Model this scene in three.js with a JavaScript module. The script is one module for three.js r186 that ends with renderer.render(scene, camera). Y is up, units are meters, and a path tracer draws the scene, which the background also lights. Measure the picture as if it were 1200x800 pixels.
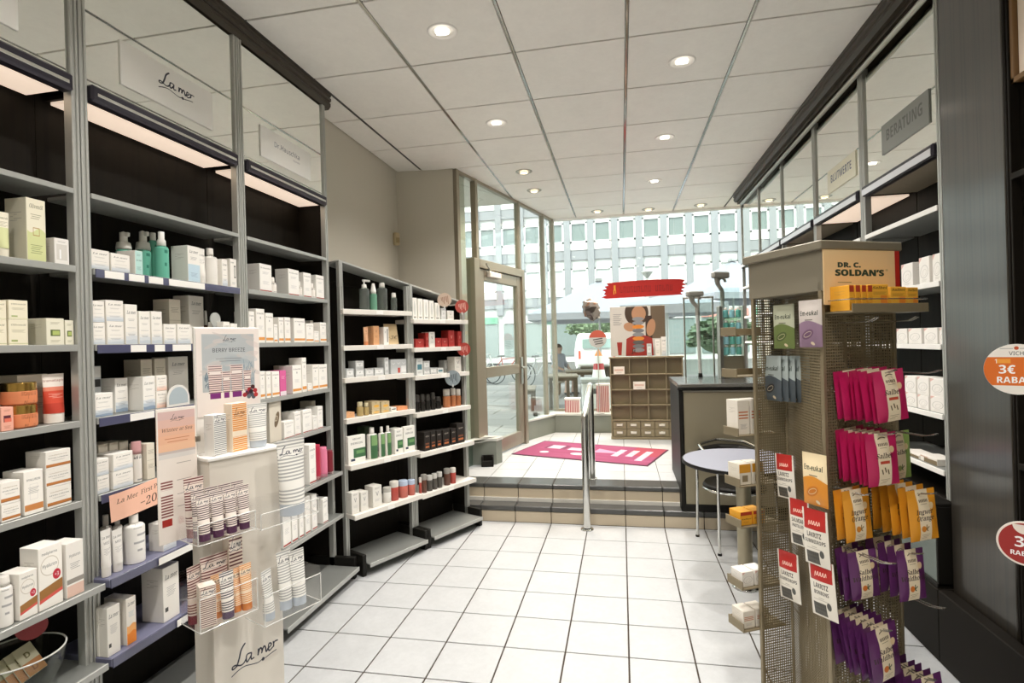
import * as THREE from 'three';
import { mergeGeometries } from 'three/addons/utils/BufferGeometryUtils.js';
import { MarchingCubes } from 'three/addons/objects/MarchingCubes.js';
import { RectAreaLightUniformsLib } from 'three/addons/lights/RectAreaLightUniformsLib.js';

// ---------- camera, sky, sun, exposure ----------
RectAreaLightUniformsLib.init();
const scene = new THREE.Scene();
const renderer = new THREE.WebGLRenderer({ antialias: true });
renderer.toneMapping = THREE.LinearToneMapping;
renderer.toneMappingExposure = 1.1;
renderer.shadowMap.enabled = true;
const camera = new THREE.PerspectiveCamera(64.056, 1.5, 0.05, 200);
camera.position.set(0, 1.4989, 0);
camera.rotation.set(0.001, 0.1978, -0.0271, 'YXZ');
scene.background = new THREE.Color().setRGB(3.5, 3.6, 3.7);
const sun = new THREE.DirectionalLight(0xfff3e0, 3.0);
sun.position.set(-22, 40, 14);
sun.target.position.set(0, 0, -24);
sun.castShadow = true;
sun.shadow.mapSize.set(2048, 2048);
Object.assign(sun.shadow.camera, { left: -40, right: 40, top: 40, bottom: -40, near: 1, far: 120 });
scene.add(sun, sun.target);
const SPOT = 8.0;          // candela of one ceiling downlight
const STRIP = 0.6;        // radiance of the strips under the cabinet canopies

// ---------- helpers ----------
const V3 = (x, y, z) => new THREE.Vector3(x, y, z);
let seed = 7;
const rnd = (a = 0, b = 1) => { seed = (seed * 1664525 + 1013904223) >>> 0; return a + (b - a) * seed / 4294967296; };
const used = new Map();
function numbered(name) { const n = used.get(name) ?? 0; used.set(name, n + 1); return n ? `${name}_${String(n).padStart(3, '0')}` : name; }
function shade(o) { o.traverse((m) => { if (m.isMesh) { m.castShadow = true; m.receiveShadow = true; } }); return o; }
function mesh(name, geo, mat, parent) { const m = new THREE.Mesh(geo, mat); m.name = name; m.castShadow = m.receiveShadow = true; if (parent) parent.add(m); return m; }
function thing(name, label, category, [x, y, z] = [0, 0, 0], turn = 0, group) {
  const o = new THREE.Group(); o.name = numbered(name); o.position.set(x, y, z); o.rotation.y = turn;
  o.userData = { label, category }; if (group) o.userData.group = group; scene.add(o); return o;
}
function structure(name, geo, mat, label) { const m = geo ? mesh(numbered(name), geo, mat, scene) : new THREE.Group(); if (!geo) { m.name = numbered(name); scene.add(m); } m.userData = { kind: 'structure' }; if (label) m.userData.label = label; return m; }
function tag(o, label, category, group) { o.name = numbered(o.name); o.userData = { label, category }; if (group) o.userData.group = group; scene.add(o); return o; }
const at = (m, x, y, z, rx = 0, ry = 0, rz = 0) => { m.position.set(x, y, z); m.rotation.set(rx, ry, rz); return m; };
// frame: a vertical plane on the floor; s along it, t out of it
function frame(ox, oz, turn) { const c = Math.cos(turn), n = Math.sin(turn); return { turn, pos: (s, y, t) => [ox + s * c + t * n, y, oz - s * n + t * c] }; }
const LEFT = frame(-1.86, 0, Math.PI / 2), ANG = frame(-1.81, -3.30, Math.atan2(0.899, 0.437)), RIGHT = frame(1.43, 0, -Math.PI / 2);
const STAND = frame(-1.325, -1.545, Math.atan2(0.9186, 0.3952)), CANDY = frame(0.675, -2.04, 27 * Math.PI / 180);

const cache = new Map();
const memo = (key, make) => { if (!cache.has(key)) cache.set(key, make()); return cache.get(key); };
// box with chamfered edges; the +z face takes the left half of the texture, the other faces the right half
function cbox(w, h, d, c = 0.0012, base = true) {
  return memo(`cb${w},${h},${d},${c},${base}`, () => {
    const H = [w / 2, h / 2, d / 2]; c = Math.min(c, Math.min(...H) * 0.45);
    const vert = (a, s) => [0, 1, 2].map((i) => s[i] * (i === a ? H[i] : H[i] - c));
    const P = [], U = [], N = V3(0, 0, 0), A = V3(0, 0, 0), B = V3(0, 0, 0), C = V3(0, 0, 0);
    const tri = (p, q, r, u) => {
      A.fromArray(p); B.fromArray(q); C.fromArray(r); N.crossVectors(B.clone().sub(A), C.clone().sub(A));
      if (N.dot(A.clone().add(B).add(C)) < 0) { [q, r] = [r, q]; u = u && [u[0], u[2], u[1]]; }
      P.push(...p, ...q, ...r); for (let i = 0; i < 3; i++) U.push(...(u ? u[i] : [0.515, 0.5]));
    };
    for (let a = 0; a < 3; a++) for (const s of [-1, 1]) {
      const b = (a + 1) % 3, e = (a + 2) % 3, q = [[-1, -1], [1, -1], [1, 1], [-1, 1]].map(([i, j]) => { const g = [0, 0, 0]; g[a] = s; g[b] = i; g[e] = j; return vert(a, g); });
      const uv = q.map((p) => {
        const x = p[0] / w + 0.5, y = p[1] / h + 0.5, z = p[2] / d + 0.5;
        if (a === 2 && s > 0) return [x * 0.5, y];
        return a === 0 ? [0.52 + z * 0.46, y] : a === 1 ? [0.52 + x * 0.46, z * 0.04 + 0.94] : [0.52 + x * 0.46, y];
      });
      tri(q[0], q[1], q[2], [uv[0], uv[1], uv[2]]); tri(q[0], q[2], q[3], [uv[0], uv[2], uv[3]]);
    }
    for (let a = 0; a < 3; a++) { const b = (a + 1) % 3, e = (a + 2) % 3; for (const i of [-1, 1]) for (const j of [-1, 1]) {
      const g = (k) => { const r = [0, 0, 0]; r[a] = i; r[b] = j; r[e] = k; return r; };
      const p = vert(a, g(-1)), q = vert(a, g(1)), r = vert(b, g(1)), t = vert(b, g(-1)); tri(p, q, r); tri(p, r, t);
    } }
    for (const i of [-1, 1]) for (const j of [-1, 1]) for (const k of [-1, 1]) tri(vert(0, [i, j, k]), vert(1, [i, j, k]), vert(2, [i, j, k]));
    const g = new THREE.BufferGeometry(); g.setAttribute('position', new THREE.Float32BufferAttribute(P, 3)); g.setAttribute('uv', new THREE.Float32BufferAttribute(U, 2)); g.computeVertexNormals();
    if (base) g.translate(0, h / 2, 0); return g;
  });
}
const boxAt = (x0, x1, y0, y1, z0, z1, c = 0.002) => cbox(+(x1 - x0).toFixed(4), +(y1 - y0).toFixed(4), +(z1 - z0).toFixed(4), c, false).clone().translate((x0 + x1) / 2, (y0 + y1) / 2, (z0 + z1) / 2);
const lathe = (pts, n = 20) => new THREE.LatheGeometry(pts.map(([r, y]) => new THREE.Vector2(r, y)), n, Math.PI);
const tube = (pts, r, n = 8, seg = 0, closed = false) => new THREE.TubeGeometry(new THREE.CatmullRomCurve3(pts.map((p) => V3(...p)), closed, 'catmullrom', 0.1), seg || pts.length * 6, r, n, closed);
const rod = (a, b, r, n = 10) => { const d = V3(...b).sub(V3(...a)), g = new THREE.CylinderGeometry(r, r, d.length(), n); g.applyQuaternion(new THREE.Quaternion().setFromUnitVectors(V3(0, 1, 0), d.clone().normalize())); return g.translate((a[0] + b[0]) / 2, (a[1] + b[1]) / 2, (a[2] + b[2]) / 2); };
// polygon on the ground (x, z pairs) raised from y0 to y1
function prism(poly, y0, y1, bevel = 0) {
  const s = new THREE.Shape(poly.map(([x, z]) => new THREE.Vector2(x, -z)));
  const g = new THREE.ExtrudeGeometry(s, { depth: y1 - y0 - 2 * bevel, bevelEnabled: bevel > 0, bevelSize: bevel, bevelOffset: -bevel, bevelThickness: bevel, bevelSegments: 1 });
  return g.rotateX(-Math.PI / 2).translate(0, y0 + bevel, 0);
}
const merge = (list) => mergeGeometries(list.map((g) => { const k = g.index ? g.toNonIndexed() : g.clone(); for (const n of Object.keys(k.attributes)) if (!['position', 'normal', 'uv'].includes(n)) k.deleteAttribute(n); return k; }));

// ---------- materials ----------
const std = (color, roughness = 0.6, metalness = 0, extra = {}) => new THREE.MeshStandardMaterial({ color, roughness, metalness, ...extra });
const phys = (p) => new THREE.MeshPhysicalMaterial(p);
function canvasTexture(w, h, draw, srgb = true) {
  const c = document.createElement('canvas'); c.width = w; c.height = h; draw(c.getContext('2d'), w, h);
  const t = new THREE.CanvasTexture(c); if (srgb) t.colorSpace = THREE.SRGBColorSpace; t.magFilter = THREE.LinearFilter; t.anisotropy = 8; return t;
}
function noiseTexture(n, base, amp, srgb = true, cells = [4, 16, 64]) {
  const data = new Uint8Array(n * n * 4), grids = cells.map((k) => Array.from({ length: k * k }, () => rnd(-1, 1)));
  const smooth = (t) => t * t * (3 - 2 * t);
  for (let y = 0; y < n; y++) for (let x = 0; x < n; x++) {
    let v = 0; cells.forEach((k, i) => {
      const fx = x / n * k, fy = y / n * k, ix = Math.floor(fx), iy = Math.floor(fy), tx = smooth(fx - ix), ty = smooth(fy - iy), G = grids[i], g = (a, b) => G[(a % k) + (b % k) * k];
      v += ((g(ix, iy) * (1 - tx) + g(ix + 1, iy) * tx) * (1 - ty) + (g(ix, iy + 1) * (1 - tx) + g(ix + 1, iy + 1) * tx) * ty) / cells.length;
    });
    const o = (y * n + x) * 4; for (let c = 0; c < 3; c++) data[o + c] = Math.max(0, Math.min(255, base[c] + v * amp)); data[o + 3] = 255;
  }
  const t = new THREE.DataTexture(data, n, n); t.wrapS = t.wrapT = THREE.RepeatWrapping; t.magFilter = THREE.LinearFilter; t.minFilter = THREE.LinearMipmapLinearFilter; t.generateMipmaps = true; if (srgb) t.colorSpace = THREE.SRGBColorSpace; t.needsUpdate = true; return t;
}
function woodTexture(w, h, light, dark, bands = 60) {
  return canvasTexture(w, h, (g) => {
    g.fillStyle = light; g.fillRect(0, 0, w, h); g.strokeStyle = dark;
    for (let i = 0; i < bands; i++) { g.globalAlpha = rnd(0.08, 0.4); g.lineWidth = rnd(0.5, 2.2); const x = rnd(0, w), a = rnd(1, 6), p = rnd(0, 6); g.beginPath(); for (let y = 0; y <= h; y += 8) g.lineTo(x + Math.sin(y / h * 6 + p) * a, y); g.stroke(); }
    g.globalAlpha = 0.45; g.lineWidth = 1.6;
    for (let i = 0; i < 9; i++) for (const y0 of [h * 0.1, h * 0.55]) { g.beginPath(); const cx = w * 0.36, r = 3 + i * 2.6; g.moveTo(cx - r * 1.2, y0 - 20 + i * 30); g.quadraticCurveTo(cx, y0 + 60 + i * 34, cx + r * 1.2, y0 - 20 + i * 30); g.stroke(); }
    g.globalAlpha = 1;
  });
}
const M = {
  wall: std(0xcdc7b8, 0.85), ceilingPanel: std(0xdad7cf, 0.4), slab: std(0x3a3833, 0.9), rail: std(0xc8c8c6, 0.12, 1), gapRail: std(0x4a4843, 0.5, 0.3),
  grout: std(0x40362d, 0.9), riser: std(0xc2b49c, 0.45), nosing: std(0x4b4b49, 0.28), cove: std(0xd9d6cd, 0.3),
  blackWood: phys({ color: 0x1a1611, roughness: 0.6, specularIntensity: 0.3 }), alu: std(0xbdbeb9, 0.4, 0.45), aluDark: std(0x37343d, 0.3, 0.5), shelf: std(0x8d8f8b, 0.45, 0.35), shelfEdge: std(0xb4b5b1, 0.4, 0.4), white: std(0xf1eee8, 0.5), whiteShelf: std(0xe6e1d8, 0.45),
  violet: std(0x76778f, 0.3), violetEdge: phys({ color: 0x54556f, roughness: 0.15, clearcoat: 0.6 }), black: phys({ color: 0x15130f, roughness: 0.5, specularIntensity: 0.5 }), brown: std(0x3b3327, 0.45, 0.2),
  mirror: std(0xf4f6f1, 0.015, 1), chrome: std(0xd8d8d4, 0.12, 1), steel: std(0xb3b1a8, 0.28, 1), brushed: std(0xa59c85, 0.34, 0.7),
  acrylic: phys({ color: 0xffffff, roughness: 0.03, transmission: 1, thickness: 0, ior: 1.3 }), glass: phys({ color: 0xf4faf8, roughness: 0, transmission: 1, thickness: 0, ior: 1.45 }),
  acrylicEdge: phys({ color: 0xf2f2ee, roughness: 0.2, transmission: 0.35, thickness: 0 }),
  doorMetal: std(0x9b9382, 0.35, 0.6), stone: std(0x7d8177, 0.6), kerbTop: std(0xc9c9c2, 0.45),
  hook: std(0xb9b8b0, 0.25, 0.9),
};
M.pillar = phys({ map: woodTexture(256, 1024, '#2b251c', '#080604', 110), roughness: 0.5, ior: 1.5, clearcoat: 1, clearcoatRoughness: 0.13 });
// ---------- the room ----------
const CEIL = 3.18, UP = 0.28, STREET = 0.1;
const W0 = [-1.54, -5.05], W1 = [-0.90, -7.55];
const WINDOW = frame(W0[0], W0[1], Math.atan2(W1[0] - W0[0], W1[1] - W0[1]) - Math.PI / 2);   // s runs along the angled window, t points into the room
const outsideLine = (x, z) => (W1[0] - W0[0]) * (z - W0[1]) - (W1[1] - W0[1]) * (x - W0[0]);  // > 0 inside the room
function clip(poly) {
  const r = [];
  poly.forEach((p, i) => { const q = poly[(i + 1) % poly.length], a = outsideLine(...p), b = outsideLine(...q); if (a >= 0) r.push(p); if (a * b < 0) { const t = a / (a - b); r.push([p[0] + (q[0] - p[0]) * t, p[1] + (q[1] - p[1]) * t]); } });
  return r;
}
{ // lower floor: square tiles with dark joints
  const floor = structure('floor', boxAt(-2.3, 1.95, -0.15, -0.004, -4.6, 2.3), M.grout, 'white square tile floor with dark joints');
  const maps = [0, 1, 2].map(() => std(0xffffff, 0.3, 0, { map: noiseTexture(128, [189, 191, 192], 7), roughness: 0.34 }));
  const g = cbox(0.2925, 0.008, 0.2925, 0.0015, false).clone(), gp = g.attributes.position, gu = g.attributes.uv = g.attributes.uv.clone(); for (let i = 0; i < gp.count; i++) gu.setXY(i, gp.getX(i) / 0.2925 + 0.5, gp.getZ(i) / 0.2925 + 0.5);
  for (let k = -8; k < 6; k++) for (let m = -8; m < 7; m++) { const t = mesh('tile', g, maps[Math.floor(rnd(0, 3))], floor); at(t, -0.0044 + 0.3 * (k + 0.5), -0.004, -(2.3217 + 0.3 * (m + 0.5)), 0, Math.floor(rnd(0, 4)) * Math.PI / 2); }
  for (let k = -8; k < 6; k++) at(mesh('tile', cbox(0.2945, 0.008, 0.029, 0.0015, false), maps[0], floor), -0.0044 + 0.3 * (k + 0.5), -0.004, -4.4385);
  mesh('tile_field', boxAt(-2.3, 1.9, -0.008, 0, 0.08, 2.2), maps[0], floor);
}
{ // upper floor by the entrance
  const floor = structure('floor', prism(clip([[-1.9, -4.62], [1.9, -4.62], [1.9, -7.6], [-1.9, -7.6]]), 0.05, UP - 0.004), M.grout, 'raised white tile floor by the entrance');
  const maps = [0, 1].map(() => std(0xffffff, 0.3, 0, { map: noiseTexture(128, [196, 199, 201], 6), roughness: 0.3 }));
  for (let k = -7; k < 6; k++) for (let m = 0; m < 9; m++) {
    const x0 = -0.0044 + 0.3 * k + 0.0025, z0 = -4.823 - 0.3 * m - 0.0025, poly = clip([[x0, z0], [x0 + 0.295, z0], [x0 + 0.295, z0 - 0.295], [x0, z0 - 0.295]]);
    if (poly.length < 3) continue;
    mesh('tile', prism(poly, UP - 0.008, UP), maps[(k + m + 20) % 2], floor);
  }
  // two steps
  const s1 = structure('trim', boxAt(-1.95, 1.9, -0.1, 0.09, -4.62, -4.462), M.grout, 'lower step to the entrance');
  const s2 = structure('trim', boxAt(-1.95, 1.9, 0.05, 0.245, -4.75, -4.61), M.grout, 'upper step to the entrance');
  for (let k = -7; k < 6; k++) {
    const x = -0.0044 + 0.3 * (k + 0.5);
    mesh('riser_tile', boxAt(x - 0.147, x + 0.147, 0.001, 0.09, -4.465, -4.455), M.riser, s1);
    mesh('nosing_tile', boxAt(x - 0.228 + 0.08, x + 0.148, 0.092, 0.136, -4.585, -4.45, 0.006), M.nosing, s1);
    mesh('cove_tile', prism([[x - 0.147, -4.585], [x + 0.147, -4.585], [x + 0.147, -4.607], [x - 0.147, -4.607]], 0.1, 0.165), M.cove, s2);
    mesh('riser_tile', boxAt(x - 0.147, x + 0.147, 0.16, 0.242, -4.612, -4.602), M.riser, s2);
    mesh('nosing_tile', boxAt(x - 0.148, x + 0.148, 0.244, 0.281, -4.82, -4.596, 0.006), M.nosing, s2);
  }
}
// walls
structure('wall_left', boxAt(-2.35, -2.1, -0.1, 3.3, -5.3, 2.35), M.wall);
structure('wall_corner', prism([[-2.11, -4.975], [-1.553, -5.05], [-1.5, -5.26], [-1.9, -5.5], [-2.3, -5.5]], 0, 3.3), M.wall);
structure('wall_right', boxAt(1.78, 2.0, -0.1, 3.3, -7.75, 2.35), M.wall);
structure('wall_back', boxAt(-2.35, 2.0, -0.1, 3.3, 2.2, 2.4), M.wall);
// storeys above the shop, which shade the street
structure('wall_upper', boxAt(-14, 14, 3.42, 15, -7.45, 8), std(0xb9b4a8, 0.85), 'upper storeys of the shop building');
// ceiling
{
  const roof = structure('ceiling', prism([[-2.35, 2.4], [2.0, 2.4], [2.0, -7.62], [-0.89, -7.62], [-1.55, -5.05], [-1.56, -5.3], [-2.35, -5.3]], CEIL + 0.012, CEIL + 0.2), M.slab, 'suspended ceiling of off-white panels');
  const xs = [-2.1, -1.853, -1.211, -0.569, 0.0735, 0.716, 1.358, 1.78], zs = []; for (let m = 7; m >= -7; m--) zs.push(-(2.48 + 0.64 * m)); zs.unshift(-7.6);
  const panelMap = [0, 1].map(() => { const m = M.ceilingPanel.clone(); m.color.set(0xffffff); m.map = noiseTexture(128, [244, 241, 234], 5); return m; });
  for (let i = 0; i < 7; i++) for (let j = 0; j + 1 < zs.length; j++) {
    const a = 0.011, b = 0.0065, poly = clip([[xs[i] + a, zs[j + 1] - b], [xs[i + 1] - a, zs[j + 1] - b], [xs[i + 1] - a, zs[j] + b], [xs[i] + a, zs[j] + b]]);
    const full = zs[j] > -5.1 || poly.length >= 3;
    if (!full) continue;
    const p = zs[j] > -5.1 ? [[xs[i] + a, zs[j + 1] - b], [xs[i + 1] - a, zs[j + 1] - b], [xs[i + 1] - a, zs[j] + b], [xs[i] + a, zs[j] + b]] : poly;
    if (p.length < 3) continue;
    mesh('ceiling_panel', prism(p, CEIL, CEIL + 0.012, 0.001), panelMap[(i + j) % 2], roof);
  }
  for (let i = 1; i < 7; i++) { const z0 = i === 1 ? -4.98 : i === 2 ? -6.35 : i === 3 ? -7.6 : -7.6; mesh('ceiling_rail', boxAt(xs[i] - 0.0075, xs[i] + 0.0075, CEIL - 0.001, CEIL + 0.0125, z0, 2.1, 0.001), i >= 2 && i <= 5 ? M.rail : M.gapRail, roof); }
}
// downlights set into the panels
const ringGeo = lathe([[0.058, 0.004], [0.058, -0.001], [0.075, -0.006], [0.083, -0.002], [0.084, 0.004]], 28), cupGeo = lathe([[0.001, 0.03], [0.05, 0.03], [0.058, 0.002]], 24);
const lampFace = new THREE.CylinderGeometry(0.04, 0.034, 0.02, 24);
const glowCool = std(0xffffff, 0.4, 0, { emissive: 0xfff6e6, emissiveIntensity: 2.5 }), glowWarm = std(0xffffff, 0.4, 0, { emissive: 0xffe2b8, emissiveIntensity: 2.2 });
const glassLip = lathe([[0.03, -0.004], [0.052, -0.02], [0.056, -0.016], [0.036, -0.002]], 24);
function downlight(x, z, place, warm, visible = true) {
  const t = thing('ceiling_downlight', `${warm ? 'small glass-rimmed' : 'round white'} ceiling downlight ${place}`, 'downlight', [x, CEIL, z], 0, 'ceiling downlights');
  mesh('trim_ring', ringGeo, warm ? M.steel : M.white, t); mesh('reflector_cup', cupGeo, M.steel, t);
  const f = at(mesh('lamp_face', lampFace, warm ? glowWarm : glowCool, t), 0, warm ? -0.006 : -0.004, 0, warm ? 0 : 0.35, 0.4, 0);
  if (warm) mesh('glass_rim', glassLip, M.acrylicEdge, t);
  const l = new THREE.SpotLight(warm ? 0xffecd4 : 0xfffaf4, SPOT, 0, 1.16, 1, 2); l.position.set(0, -0.03, 0); l.target.position.set(0, -2, 0); l.castShadow = true; l.shadow.radius = 2; l.name = 'lamp_light'; l.target.name = 'lamp_aim'; t.add(l, l.target);
}
downlight(-0.9, -2.815, 'nearest on the left of the ceiling', false);
downlight(0.407, -3.473, 'nearest on the right of the ceiling', false);
downlight(-0.892, -4.085, 'second from the front on the left', false);
downlight(0.402, -4.75, 'second from the front on the right', false);
downlight(-0.9, -5.322, 'nearer of the pair by the angled window', true);
downlight(-0.907, -6.015, 'farther of the pair by the angled window', true);
downlight(0.393, -6.034, 'third from the front on the right', false);
downlight(-0.263, -7.236, 'left of the row over the front window', true);
downlight(0.392, -7.326, 'middle of the row over the front window', true);
downlight(1.036, -7.298, 'right of the row over the front window', true);
downlight(-0.9, -1.5, 'out of view above the left shelves', false);
downlight(0.407, -2.15, 'out of view above the candy stand', false);
downlight(-0.9, -0.2, 'out of view left above the camera', false);
downlight(0.407, -0.8, 'out of view right above the camera', false);
downlight(-0.2, 1.1, 'out of view behind the camera', false);

// angled window with the glass door, front window
{
  const L = 2.58, f = (name, label) => { const g = structure(name, null, null, label); g.position.set(W0[0], 0, W0[1]); g.rotation.y = WINDOW.turn; return g; };
  const w = f('window', 'tall angled shop window with slim metal mullions');
  for (const [n, s0, s1, y0, y1] of [['mullion', 0.0, 0.05, UP, CEIL], ['mullion', 0.36, 0.41, 2.36, CEIL], ['mullion', 1.4, 1.45, 2.36, CEIL], ['mullion', 2.17, 2.21, 0.53, CEIL], ['mullion', 2.53, 2.58, 0.53, CEIL]]) mesh(n, boxAt(s0, s1, y0, y1, -0.03, 0.03), M.doorMetal, w);
  mesh('head_rail', boxAt(0, L, CEIL - 0.03, CEIL, -0.025, 0.025), M.doorMetal, w);
  for (const [s0, s1, y0, y1] of [[0.05, 0.30, UP, CEIL - 0.03], [0.41, 1.4, 2.36, CEIL - 0.03], [1.45, 2.17, 0.53, CEIL - 0.03], [2.21, 2.53, 0.53, CEIL - 0.03]]) mesh('pane', boxAt(s0, s1, y0, y1, -0.004, 0.004, 0.0005), M.glass, w);
  const d = f('door', 'glass entrance door with wide grey-beige metal frame');
  for (const [n, s0, s1, y0, y1, t] of [['jamb', 0.27, 0.38, UP, 2.36, 0.05], ['jamb', 1.42, 1.49, UP, 2.36, 0.05], ['lintel', 0.38, 1.42, 2.27, 2.36, 0.05], ['door_stile', 0.385, 0.50, UP + 0.02, 2.265, 0.03], ['door_stile', 1.31, 1.415, UP + 0.02, 2.265, 0.03], ['top_rail', 0.50, 1.31, 2.15, 2.265, 0.03], ['bottom_rail', 0.50, 1.31, UP + 0.02, UP + 0.17, 0.03], ['middle_rail', 0.50, 1.31, 1.13, 1.24, 0.03]]) mesh(n, boxAt(s0, s1, y0, y1, -t, t, 0.004), M.doorMetal, d);
  for (const [y0, y1] of [[UP + 0.17, 1.13], [1.24, 2.15]]) mesh('pane', boxAt(0.50, 1.31, y0, y1, -0.004, 0.004, 0.0005), M.glass, d);
  mesh('lock_plate', boxAt(1.34, 1.40, 1.0, 1.32, 0.03, 0.042), M.steel, d); mesh('handle', tube([[1.37, 1.2, 0.04], [1.37, 1.2, 0.09], [1.25, 1.2, 0.09]], 0.011), M.steel, d);
  mesh('door_closer', boxAt(0.56, 0.82, 2.19, 2.25, 0.03, 0.075, 0.006), M.whiteShelf, d); mesh('closer_arm', rod([0.6, 2.25, 0.06], [0.45, 2.31, 0.09], 0.009), M.steel, d);
  mesh('red_sticker', boxAt(0.40, 0.47, 0.42, 0.5, 0.0301, 0.0312, 0.0002), std(0xd2553a, 0.6), d);
  const fw = structure('window', null, null, 'wide front shop window above the low kerb');
  mesh('head_rail', boxAt(-0.89, 1.78, CEIL - 0.03, CEIL, -7.56, -7.5), M.white, fw); mesh('sill_rail', boxAt(-0.89, 1.78, 0.53, 0.56, -7.56, -7.5), M.doorMetal, fw);
  for (const [a, b] of [[-0.88, 1.77]]) mesh('pane', boxAt(a, b, 0.56, CEIL - 0.03, -7.534, -7.526, 0.0005), M.glass, fw);
  // low kerbs under the windows
  structure('trim', prism([[-1.17, -6.62], [-1.05, -6.87], [-0.893, -7.237], [1.78, -7.237], [1.78, -7.6], [-0.93, -7.6]], UP, 0.505), M.stone, 'low grey kerb under the front window');
  structure('trim', prism([[-1.175, -6.60], [-1.035, -6.865], [-0.88, -7.225], [1.78, -7.225], [1.78, -7.62], [-0.93, -7.62]], 0.505, 0.53, 0.004), M.kerbTop, 'pale top of the front window kerb');
  structure('trim', prism([[-1.545, -5.06], [-1.49, -5.265], [-1.256, -5.315], [-1.22, -5.42], [-1.44, -5.46]].reverse(), UP, 0.515), M.stone, 'low grey block beside the entrance door');
  structure('trim', prism([[-1.545, -5.06], [-1.5, -5.25], [-1.24, -5.305], [-1.205, -5.43], [-1.44, -5.47]].reverse(), 0.515, 0.545, 0.004), M.kerbTop, 'pale top of the block beside the door');
}
// cornices over both rows of cabinets
{
  const prof = [[0, 0], [0.05, 0], [0.05, -0.018], [0.04, -0.026], [0.05, -0.034], [0.05, -0.05], [0.038, -0.058], [0.046, -0.066], [0.046, -0.084], [0.03, -0.105], [0, -0.105]];
  const mk = (sx, x, z0, z1) => { const s = new THREE.Shape(prof.map(([a, b]) => new THREE.Vector2(a * sx, b))); return new THREE.ExtrudeGeometry(s, { depth: z1 - z0, bevelEnabled: false }).translate(x, CEIL, z0); };
  structure('trim', mk(1, -1.9, -3.33, 2.2), M.brown, 'dark fluted cornice above the left cabinets');
  structure('trim', mk(-1, 1.39, -6.85, -1.0), M.brown, 'dark fluted cornice above the right cabinets');
  structure('trim', boxAt(1.385, 1.5, CEIL - 0.13, CEIL - 0.001, -6.85, -1.0), M.brown, 'dark soffit behind the right cornice');
  structure('trim', tube([[1.40, CEIL - 0.16, -1.5], [1.40, CEIL - 0.16, -4], [1.40, CEIL - 0.16, -6.7]], 0.016), M.steel, 'slim steel rail below the right cornice');
}
// ---------- shelving cabinets ----------
const woodDark = phys({ color: 0xffffff, specularIntensity: 0.3, map: woodTexture(256, 512, '#19150f', '#0e0b08', 120), roughness: 0.6 });
const stripGlow = std(0xfff1e2, 0.6, 0, { emissive: 0xffe4cc, emissiveIntensity: STRIP });
function stripLight(parent, w, d, x, y, z, power = 1.0) { power *= 0.5; const l = new THREE.RectAreaLight(0xffdcb8, power, w, d); l.position.set(x, y - 0.004, z); l.rotation.x = -Math.PI / 2; l.name = 'strip_light'; parent.add(l); }
const tagMat = std(0xf4f2ec, 0.5);
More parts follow.
